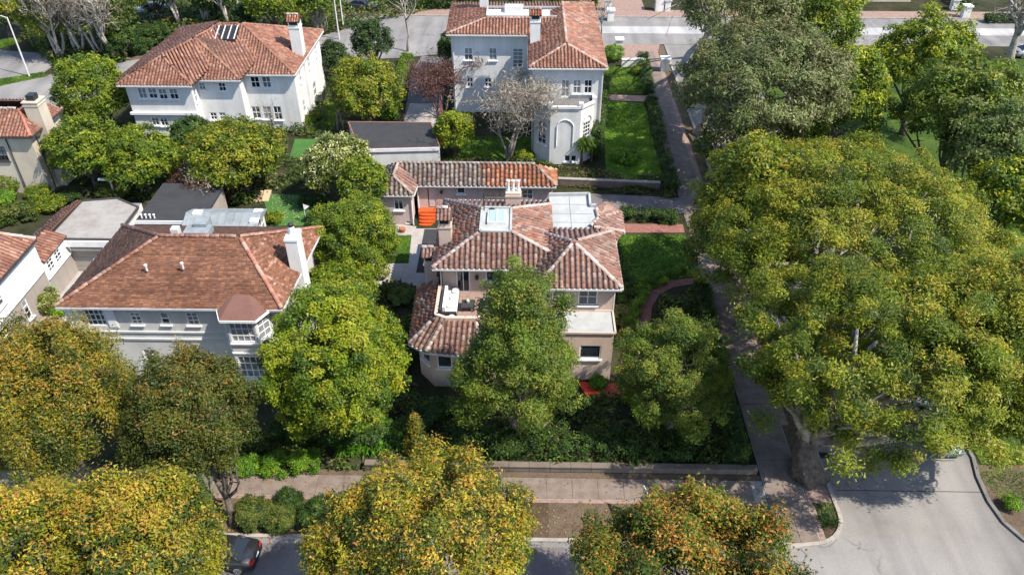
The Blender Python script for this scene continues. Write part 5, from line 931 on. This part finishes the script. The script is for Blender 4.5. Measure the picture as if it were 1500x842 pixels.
# ---------------- hedges and shrubs ----------------
HG = 'clipped hedges'
def hp(a, b, *k, **w): return hedge('hedge', k[0], 'hedge', P(*a), P(*b), *k[1:], group=HG, **w)
hp((316, 690), (385, 690), 'bright green clipped hedge beside the leaning trunk', .8, .75, 'hedge', 6000, .13); hp((388, 693), (470, 685), 'bright green clipped hedge at the end of the garden wall', .9, 1.0, 'hedge', 9000, .13)
hp((952, 152), (985, 285), 'dark hedge between the bright lawn and the side pavement', .9, 1.0, 'dhedge', 9000, .2); hp((940, 88), (950, 140), 'dark hedge beside the upper lawn of the white villa', .9, 1.0, 'dhedge', 4500, .22)
hp((905, 318), (992, 326), 'dark hedge strip between driveway and brick path', 1.0, .8, 'dhedge', 8000, .17); hp((1024, 425), (1080, 690), 'long dark hedge along the side pavement of the pink house garden', 1.2, 1.5, 'dhedge', 26000, .17)
hp((893, 345), (925, 440), 'low dark planting along the pink house side wall', .6, .5, 'dhedge', 3000, .16); hp((940, 425), (1005, 400), 'bright hedge curving along the brick path', .6, .7, 'hedge', 5000, .15); hp((922, 480), (942, 428), 'yellow-green hedge at the inner curve of the brick path', .6, .7, 'hedge', 5000, .15)
hp((598, 90), (570, 180), 'bright green hedge strip beside the villa driveway', 1.6, 1.3, 'hedge', 6500, .26); hp((590, 12), (790, 10), 'long dark hedge across the far side of the back street', 2.5, 2.6, 'dhedge', 12000, .32); hp((805, 12), (875, 10), 'yellow-green hedge beside the brick driveway opposite', 2.2, 2.2, 'ivy', 6000, .32)
hp((0, 330), (58, 318), 'thorny brown-green hedge by the clapboard house roof', 1.6, 1.6, 'shrub', 7000, .2); hp((440, 300), (480, 300), 'dark hedge along the putting green edge', .8, 1.0, 'dhedge', 3500, .2); hp((1392, 0), (1412, 16), 'clipped hedge behind the white gate post', 1.6, 1.6, 'dhedge', 3500, .3); hp((205, 68), (250, 62), 'dark shaded hedge behind the stepped roof', 3, 2.5, 'dhedge', 4500, .32)
hp((1440, 33), (1500, 33), 'low hedge along the far pavement by the bare tree', 1.5, 1.2, 'dhedge', 3000, .3)
hp((872, 236), (884, 150), 'tall dark climber hedge along the villa side wall', 1.2, 3.5, 'dhedge', 9000, .25)
hp((395, 640), (560, 650), 'shaded evergreen hedge under the bright tree', 1.5, 1.2, 'dhedge', 9000, .18); hp((660, 655), (1010, 662), 'shaded shrub border behind the garden wall', 2.2, .9, 'dhedge', 16000, .18); hp((590, 640), (660, 600), 'dark shrubs at the foot of the pink bay', 1.5, .9, 'dhedge', 6000, .18)
BS = 'round verge bushes'
for px, hw, h, lb, sp, n in (((374, 762), 1.15, 1.5, 'round olive bush beside the parked car', 'shrub', 11000), ((414, 768), 1.0, 1.2, 'round olive bush next to the larger one, towards the yellow tree', 'shrub', 9000), ((425, 738), .8, .9, 'small neat dark bush at the pavement edge', 'dhedge', 6500), ((472, 765), 1.3, 1.7, 'glossy green bush against the yellow street tree', 'dhedge', 12000), ((528, 752), 1.2, 1.5, 'mixed green bush under the yellow street tree', 'oak', 9000)): shrub('verge_bush', lb, 'bush', px, hw, h, sp, n, .13, .35, BS)
shrub('round_bush', 'small round bush on the grass across the side road', 'bush', (1480, 744), .55, .8, 'hedge', 4000, .1, .25); shrub('garden_bush', 'rounded grassy green bush beside the red landing', 'bush', (876, 566), .65, .85, 'hedge', 4500, .14, .3)
for px, hw, h, lb, sp, n in (((198, 68), 1.5, 2.0, 'topiary ball closest to the bare birches', 'dhedge', 3000), ((213, 58), 1.3, 1.8, 'upper topiary ball by the lane', 'dhedge', 3000), ((214, 72), 1.4, 1.7, 'lower topiary ball of the group', 'dhedge', 3000), ((203, 80), 1.2, 1.5, 'front topiary ball on the bare soil', 'dhedge', 3000)): shrub('topiary_ball', lb, 'topiary', px, hw, h, sp, n, .2, .4, 'topiary balls by the lane')
for px, hw, h, lb, sp, n in (((10, 285), 1.6, 2.0, 'leafy bush at the corner of the cream house', 'privet', 4500), ((12, 298), 1.0, 1.2, 'green bush on the lawn below the cream house', 'hedge', 3000), ((58, 290), 1.2, 1.3, 'round green bush under the cream wall', 'privet', 3500), ((78, 306), 1.4, 1.2, 'yellowish bush above the flat garage roof', 'privet', 3500), ((170, 292), 1.5, 1.5, 'untidy yellow-green shrub behind the flat roof', 'shrub', 4000), ((100, 296), 1.0, .9, 'dark bush with pale flowers beside the lawn', 'dhedge', 2500), ((75, 455), 1.0, 1.9, 'flowering bush in front of the taupe wall', 'cream', 6500), ((90, 462), .6, .8, 'light green bush by the green bin', 'hedge', 2500),
    ((405, 325), .8, .8, 'yellow-green bush on the putting green edge', 'bright', 2500), ((458, 326), .7, .8, 'small dark bush on the putting green', 'dhedge', 2000), ((340, 296), 1.4, 1.2, 'dark bush by the game boards', 'dhedge', 3500), ((578, 238), 1.8, 1.6, 'dark climbing rose against the white garage wall', 'dhedge', 4000), ((590, 306), .9, 1.0, 'yellow flowering bush in the guest house window box', 'bright', 2500), ((770, 232), 1.0, .9, 'low yellow shrub below the villa', 'bright', 2500), ((897, 88), 1.6, 2.0, 'rounded green bush by the white gate pillars', 'hedge', 4000), ((935, 108), 1.0, 1.2, 'small hedge bush in the upper lawn', 'privet', 2500), ((915, 235), 1.5, .8, 'spreading green shrub on the lawn edge', 'hedge', 3500), ((620, 262), .8, .5, 'dark low planting by the tiles', 'dhedge', 600),
    ((590, 440), 1.1, 1.0, 'shaded shrub with grey leaves by the patio', 'olive', 3000), ((560, 405), .7, .9, 'pot-sized white flowering shrub on the patio', 'cream', 2500), ((905, 470), 1.0, 1.2, 'grey-leaved shrub beside the vestibule wall', 'olive', 4000), ((925, 500), 1.1, 1.3, 'pink tinged shrub by the brick path', 'shrub', 4000), ((868, 532), .9, .9, 'reddish climber over the arched opening', 'photinia', 2500), ((400, 203), 1.0, .8, 'red-flowered shrub by the white house door', 'redtwig', 2000), ((455, 178), 1.2, 1.0, 'pale shrub on the back lawn', 'privet', 2500)): shrub('garden_shrub', lb, 'shrub', px, hw, h, sp, n, .18, .4)
for i, (px, k) in enumerate((((548, 655), 5), ((580, 648), 5), ((512, 662), 3), ((565, 632), 4))):
    g0 = P(*px, 0); cs = np.array([g0 + np.array([random.uniform(-.9, .9), random.uniform(-.4, .4), .05]) for _ in range(k * 2)]); V, c = blades(RNG, cs, 46, 1.15, .35, [(.06, .17, .015), (.10, .24, .02), (.14, .28, .04)], .05)
    t = empty('strap_leaf_clump', g0, ('bright strap-leaved clump above the garden wall, widest one', 'bright strap-leaved clump next to the small conical tree', 'small strap-leaved clump at the end of the garden wall', 'strap-leaved clump behind the others in the shade')[i], 'plant', 'strap-leaved clumps'); link('foliage', raw_mesh('foliage', V - g0, 4, c, M['blade']), t, 'stuff')
for px, h, lb in (((852, 240), 2.6, 'spiky-leaved cordyline in front of the white villa bay'), ((866, 236), 1.8, 'shorter spiky cordyline beside the villa bay wall')):
    g0 = P(*px, 0); t = empty('cordyline', g0, lb, 'plant'); m = MB(); m.tube([g0, g0 + Z3 * h * .8], [.12, .08], 6); m.build('trunk', M['bark'], t); V, c = blades(RNG, np.array([g0 + Z3 * (h * .55 + .2 * j) for j in range(5)]), 60, 1.3, .4, [(.06, .12, .02), (.12, .19, .04)], .05); V2, c2 = V, c; link('crown', raw_mesh('crown', V - g0, 4, c, M['blade']), t, 'stuff')
# ---------------- vehicles ----------------
def car(name, label, loc, ang, colr, L=4.5, Wd=1.8, H=1.42, cat='car', group=None):
    t = empty(name, loc, label, cat, group); t.rotation_euler = (0, 0, ang); keep = ROOT.pop(t.name); ROOT[t.name] = np.zeros(3)
    prof = [(-L / 2, .42, .86), (-L / 2 + .03, .70, .93), (-L / 2 + .10, .93, .95), (-L * .36, .99, .97), (-L * .12, .965, .985), (L * .16, .95, .985), (L * .33, .90, .96), (L * .46, .78, .90), (L / 2 - .02, .60, .82), (L / 2, .40, .78)]
    st = [(-L / 2, .30, .45, .74), (-L / 2 + .04, .26, .72, .88), (-L * .45, .22, .93, .95), (-L * .33, .20, .97, .985), (-L * .15, .19, .96, 1), (L * .12, .19, .95, 1), (L * .30, .20, .90, .985), (L * .43, .22, .80, .94), (L / 2 - .05, .26, .64, .84), (L / 2, .30, .48, .70)]
    m = MB(); rings = []; a = []
    for x, z0, z1, w in st:
        y = Wd / 2 * w; rings.append([(x, -y * .90, z0), (x, -y, z0 + .18), (x, -y * .995, (z0 + z1) / 2 + .06), (x, -y * .93, z1 - .05), (x, -y * .84, z1), (x, 0, z1 + .03), (x, y * .84, z1), (x, y * .93, z1 - .05), (x, y * .995, (z0 + z1) / 2 + .06), (x, y, z0 + .18), (x, y * .90, z0)])
    n = len(rings[0]); vs = [p for r in rings for p in r]; fs = [(i * n + k, i * n + k + 1, (i + 1) * n + k + 1, (i + 1) * n + k) for i in range(len(rings) - 1) for k in range(n - 1)] + [tuple(range(n))[::-1], tuple(range((len(rings) - 1) * n, len(rings) * n))] + [(i * n, (i + 1) * n, (i + 1) * n + n - 1, i * n + n - 1) for i in range(len(rings) - 1)]
    m.add(vs, [f[::-1] for f in fs]); m.build('body', colr, t, None, True)
    y0, y1 = Wd * .42, Wd * .335; zb = .94; m = MB(); rr = [(-L * .24, H - .06), (-L * .20, H - .015), (-L * .05, H), (L * .06, H - .02), (L * .085, H - .06)]; V = []
    for x, z in rr: V += [(x, -y1, z - .05), (x, -y1 * .8, z), (x, 0, z + .025), (x, y1 * .8, z), (x, y1, z - .05)]
    m.add(V, [(i * 5 + k, (i + 1) * 5 + k, (i + 1) * 5 + k + 1, i * 5 + k + 1) for i in range(4) for k in range(4)]); xr, xf = -L * .37, L * .24
    for sy in (-1, 1):
        m.seg((xr, sy * y0 * .97, zb), (-L * .24, sy * y1, H - .085), .09, .07); m.seg((xf, sy * y0, zb - .02), (L * .085, sy * y1, H - .085), .07, .06); m.seg((-L * .06, sy * (y0 + .01), zb), (-L * .06, sy * y1, H - .06), .07, .05)
    m.build('roof', colr, t, None, True); m = MB(); m.add([(xr, -y0 * .92, zb), (xr, y0 * .92, zb), (-L * .24, y1 * .95, H - .075), (-L * .24, -y1 * .95, H - .075)], [(0, 1, 2, 3)][::-1]); m.build('rear_window', M['carglass'], t)
    m = MB(); m.add([(xf, -y0 * .95, zb - .02), (xf, y0 * .95, zb - .02), (L * .085, y1 * .95, H - .075), (L * .085, -y1 * .95, H - .075)], [(0, 1, 2, 3)]); m.build('windscreen', M['carglass'], t)
    for sy in (-1, 1): m = MB(); m.add([(xr + .1, sy * y0 * .99, zb - .01), (xf - .1, sy * y0, zb - .02), (L * .075, sy * y1 * .985, H - .09), (-L * .23, sy * y1 * .985, H - .09)], [(0, 1, 2, 3)]); m.build('side_window', M['carglass'], t)
    for x in (-L * .31, L * .31):
        for sy in (-1, 1):
            yy = sy * (Wd / 2 - .1); m = MB(); m.tube([(x, yy - .11, .32), (x, yy + .11, .32)], .32, 18); wh = m.build('wheel', M['tyre'], t); m = MB(); ye = yy + sy * .115
            m.tube([(x, ye - .01, .32), (x, ye + .012, .32)], .07, 8)
            for k in range(7): an = 2 * math.pi * k / 7; m.seg((x, ye, .32), (x + .22 * math.cos(an), ye, .32 + .22 * math.sin(an)), .03, .06)
            ring = [(x + .215 * math.cos(u), ye, .32 + .215 * math.sin(u)) for u in np.linspace(0, 2 * math.pi, 17)]; m.tube(ring, .022, 4, None, False); m.build('rim', M['rim'], wh)
    for sy in (-1, 1):
        m = MB(); xb = -L / 2
        m.add([(xb - .005, sy * Wd * .20, .74), (xb + .02, sy * Wd * .40, .72), (xb + .17, sy * Wd * .475, .80), (xb + .20, sy * Wd * .462, .90), (xb + .06, sy * Wd * .40, .93), (xb + .02, sy * Wd * .22, .90)], [(0, 1, 4, 5), (1, 2, 3, 4)]); m.build('tail_light', M['lamp'], t)
        m = MB(); m.add([(L / 2 + .004, sy * Wd * .2, .56), (L / 2 - .1, sy * Wd * .41, .58), (L / 2 - .16, sy * Wd * .40, .74), (L / 2 - .04, sy * Wd * .2, .70)], [(0, 1, 2, 3)]); m.build('headlight', M['trim'], t)
        m = MB(); m.obox((L * .17, sy * (y0 + .12)), (1, 0), .12, .2, .95, 1.08); m.build('wing_mirror', colr, t)
    m = MB(); m.box(-L / 2 - .012, -L / 2 + .02, -.17, .17, .60, .71); m.build('number_plate', M['plate'], t)
    ROOT[t.name] = keep; return t
sil_p2 = paint('blue_grey_paint', (.20, .24, .27)); dk_p, pale_p, white_p, sil_p, grey_p = paint('graphite_paint', (.022, .023, .026)), paint('pale_blue_paint', (.42, .48, .52)), paint('white_car_paint', (.7, .7, .7)), paint('silver_paint', (.32, .34, .36)), paint('dark_blue_paint', (.03, .035, .05))
a = P(350, 812, .9); car('parked_car', 'dark graphite saloon parked at the front kerb below the round bushes', (a[0] - 1.35, a[1] + .35, 0.01), math.pi - .06, dk_p)
a = P(1388, 652, .6); car('parked_car', 'pale blue car parked at the side road kerb under the big tree', (a[0], a[1] + 1.6, .01), -math.pi / 2 + .03, sil_p2)
a = P(1262, 88, .6); car('parked_car', 'white car parked in the tree shade of the back street', (a[0] - .6, a[1] + 1.2, .01), 0.05, white_p); a = P(1497, 76, .6); car('parked_car', 'silver car at the kerb beside the bare tree', (a[0] + 1.2, a[1], .01), 0, sil_p)
a = P(228, 12, .6); car('parked_car', 'dark car on the far lane behind the bare trees', (a[0], a[1], .02), .3, grey_p); a = P(205, 16, .6); car('parked_car', 'silver car beside the dark one on the far lane', (a[0] - 1.2, a[1] - .5, .02), .5, sil_p); a = P(530, 8, .6); car('parked_car', 'dark car in the shade of the cul-de-sac', (a[0], a[1], .02), -.2, grey_p); a = P(1395, 150, .6); car('parked_car', 'silver-blue car half hidden under the twiggy park tree', (a[0], a[1], .02), 1.2, pale_p)
# ---------------- street furniture and small things ----------------
def lamp_post(px, h, lb, arm=1.2):
    g0 = P(*px, 0); t = empty('street_lamp', g0, lb, 'street lamp', 'slim pale lamp posts'); m = MB(); m.tube([g0, g0 + Z3 * h], [.11, .07], 8); m.build('pole', M['gutter'], t); m = MB(); m.tube([g0 + Z3 * (h - .1), g0 + np.array([-arm * .5, 0, h + .15]), g0 + np.array([-arm, 0, h + .15])], .05, 6); m.build('arm', M['gutter'], t); m = MB(); m.obox(g0 + np.array([-arm - .3, 0, 0]), (1, 0), .7, .25, h + .1, h + .22); m.build('lamp_head', M['trim'], t)
lamp_post((43, 112), 7.2, 'slim lamp post standing on the grass edge of the far lane'); lamp_post((503, 40), 8, 'tall lamp post at the cul-de-sac island', .6); lamp_post((497, 58), 6.5, 'plain pale post beside the cul-de-sac kerb', .1)
g0 = P(152, 296, 0); lamp_post((172, 296), 2.2, 'small curved lamp behind the dusty flat roof', .4)
t = empty('wheelie_bin', P(78, 440, 0), 'bright green wheelie bin beside the flowering bush', 'bin'); b = ROOT[t.name]; m = MB(); m.add([(b[0] + sx * .26, b[1] + sy * .3, .08) for sx, sy in ((-1, -1), (1, -1), (1, 1), (-1, 1))] + [(b[0] + sx * .34, b[1] + sy * .4, 1.0) for sx, sy in ((-1, -1), (1, -1), (1, 1), (-1, 1))], [(3, 2, 1, 0), (4, 5, 6, 7), (0, 1, 5, 4), (1, 2, 6, 5), (2, 3, 7, 6), (3, 0, 4, 7)]); m.build('body', M['green'], t); m = MB(); m.box(b[0] - .37, b[0] + .37, b[1] - .44, b[1] + .42, 1.0, 1.07); m.build('lid', M['green'], t)
for sy in (-1, 1): m = MB(); m.tube([(b[0] + sy * .33 - .03, b[1] + .34, .12), (b[0] + sy * .33 + .03, b[1] + .34, .12)], .12, 10); m.build('wheel', M['tyre'], t)
for px, lb, sc in (((76, 412), 'large leafy plant in a terracotta pot by the taupe wall', 1.0), ((90, 398), 'smaller green potted plant next to the garage door', .6)):
    g0 = P(*px, 0); t = empty('potted_plant', g0, lb, 'potted plant'); m = MB(); m.lathe(g0, [(.26 * sc, 0), (.38 * sc, .55 * sc), (.43 * sc, .56 * sc), (.43 * sc, .66 * sc), (.36 * sc, .64 * sc)], 12); m.build('pot', M['terracotta'], t); V, c, _ = blob_crown(np.random.default_rng(int(px[0])), g0 + Z3 * 1.25 * sc, (.85 * sc, .85 * sc, .7 * sc), 'hedge', 2600, .2, .35, low=-.8); link('foliage', raw_mesh('foliage', V - g0, 3, c, M['leaf']), t, 'stuff')
t = tag(MB().lathe(P(590, 340, 0) + Z3 * .0, [(.2, 0), (.3, .4), (.26, .42)], 10).build('plant_pot', M['terracotta']), 'empty round pot standing by the guest house patio', 'pot')
for px, lb in (((379, 291), 'pale wooden game board on the green, the greyer one'), ((391, 290), 'warm wooden game board beside the greyer one')):
    b = P(*px, 0); t = empty('game_board', b, lb, 'game board', 'sloping game boards'); m = MB(); m.add([(b[0] - .33, b[1] - .7, .1), (b[0] + .33, b[1] - .7, .1), (b[0] + .33, b[1] + .7, .45), (b[0] - .33, b[1] + .7, .45), (b[0] - .33, b[1] - .7, .02), (b[0] + .33, b[1] - .7, .02), (b[0] + .33, b[1] + .7, .36), (b[0] - .33, b[1] + .7, .36)], [(0, 1, 2, 3), (4, 7, 6, 5), (0, 4, 5, 1), (1, 5, 6, 2), (2, 6, 7, 3), (3, 7, 4, 0)]); m.build('board', M['wood'], t)
    for sx in (-.25, .25): m = MB(); m.box(b[0] + sx - .04, b[0] + sx + .04, b[1] + .55, b[1] + .63, .02, .34); m.build('leg', M['wood'], t)
    m = MB(); m.lathe((b[0], b[1] + .4, .385), [(.09, 0), (.09, .012)], 10); m.build('hole', M['dark'], t)
b = P(449, 326, 0); t = empty('golf_flag', b, 'thin golf pin with small white flag on the putting green', 'flag'); m = MB(); m.tube([b, b + Z3 * 1.9], .025, 5); m.build('pole', M['trim'], t); m = MB(); m.add([b + np.array([0, 0, 1.9]), b + np.array([0, 0, 1.45]), b + np.array([.12, -.05, 1.4]), b + np.array([.5, .02, 1.68]), b + np.array([.3, .05, 1.75])], [(0, 1, 2, 3, 4)]); m.build('flag', M['trim'], t)
b = P(940, 762, 0); t = empty('street_sign', b, 'grey sign board on two posts half hidden by the orange-tipped street tree', 'sign'); d2 = np.array([.25, -.95, 0])
for s in (-.28, .28): m = MB(); m.tube([b + d2 * s, b + d2 * s + Z3 * 2.6], .035, 6); m.build('post', M['gutter'], t)
m = MB(); m.seg(b - d2 * .38 + Z3 * 2.15, b + d2 * .38 + Z3 * 2.15, .04, 1.0); m.build('board', M['gutter'], t)
def pillar(px, w, h, lb):
    b = P(*px, 0); t = empty('gate_pillar', b, lb, 'gate pillar', 'white gate pillars by the back street'); m = MB(); m.box(b[0] - w / 2, b[0] + w / 2, b[1] - w / 2, b[1] + w / 2, 0, h); m.build('shaft', M['chim'], t); m = MB(); m.box(b[0] - w / 2 - .12, b[0] + w / 2 + .12, b[1] - w / 2 - .12, b[1] + w / 2 + .12, h, h + .2); m.build('cap', M['white'], t)
for px, w, h, lb in (((906, 76), .9, 1.6, 'white gate pillar at the head of the upper lawn hedge'), ((973, 104), 1.0, 1.5, 'white gate pillar beside the side pavement trees'), ((894, 30), .9, 1.4, 'white gate pillar across the back street, near side of the brick drive'), ((890, 16), .9, 1.6, 'white gate pillar across the back street, set back along the drive'), ((965, 16), 1.2, 2.4, 'tall white gate pillar across the back street'), ((977, 17), .8, 1.6, 'shorter white gate pillar next to the tall one'), ((1412, 26), 1.0, 1.6, 'white gate pillar at the kerb near the bare tree'), ((1396, 14), .9, 1.4, 'white gate pillar ending the clipped hedge')): pillar(px, w, h, lb)
t = empty('low_white_wall', P(925, 98, 0), 'low white wall at the top of the upper lawn', 'wall'); a, b = P(910, 98), P(944, 97); m = MB(); m.seg(a + Z3 * .45, b + Z3 * .45, .4, .9); m.build('wall_body', M['chim'], t); m = MB(); m.seg(a + Z3 * .95, b + Z3 * .95, .5, .1); m.build('coping', M['white'], t)
# houses across the back street, seen only at their feet
for x0, x1, lb, n0 in ((9, 17, 'pale building front with steps at the head of the brick driveway', 0), (44, 58, 'beige house front beyond the far pavement', 1)):
    t = empty('far_house', ((x0 + x1) / 2, 133, 0), lb, 'house'); w = Walls(t, 'cream', 'trim'); y = 127 if n0 == 0 else 123; w.ring([(x0, y), (x1, y), (x1, y + 9), (x0, y + 9)], 0, 6, {0: [('u', 1, 2.2, 1, 2.6, 2, 2), ('u', 3.2, 4.4, .06, 2.4, 2, 3, 0, 'door'), ('u', 5.4, 6.6, 1, 2.6, 2, 2)]}); w.build(); r = Roof(t, 'red', .4, .5); r.face([(x0 - .4, y - .4, 6), (x1 + .4, y - .4, 6), (x1 - 3, y + 4.5, 8), (x0 + 3, y + 4.5, 8)], gutter=[(0, 1)]); r.face([(x1 + .4, y + 9.4, 6), (x0 - .4, y + 9.4, 6), (x0 + 3, y + 4.5, 8), (x1 - 3, y + 4.5, 8)]); r.face([(x1 + .4, y - .4, 6), (x1 + .4, y + 9.4, 6), (x1 - 3, y + 4.5, 8)]); r.face([(x0 - .4, y + 9.4, 6), (x0 - .4, y - .4, 6), (x0 + 3, y + 4.5, 8)]); r.build()
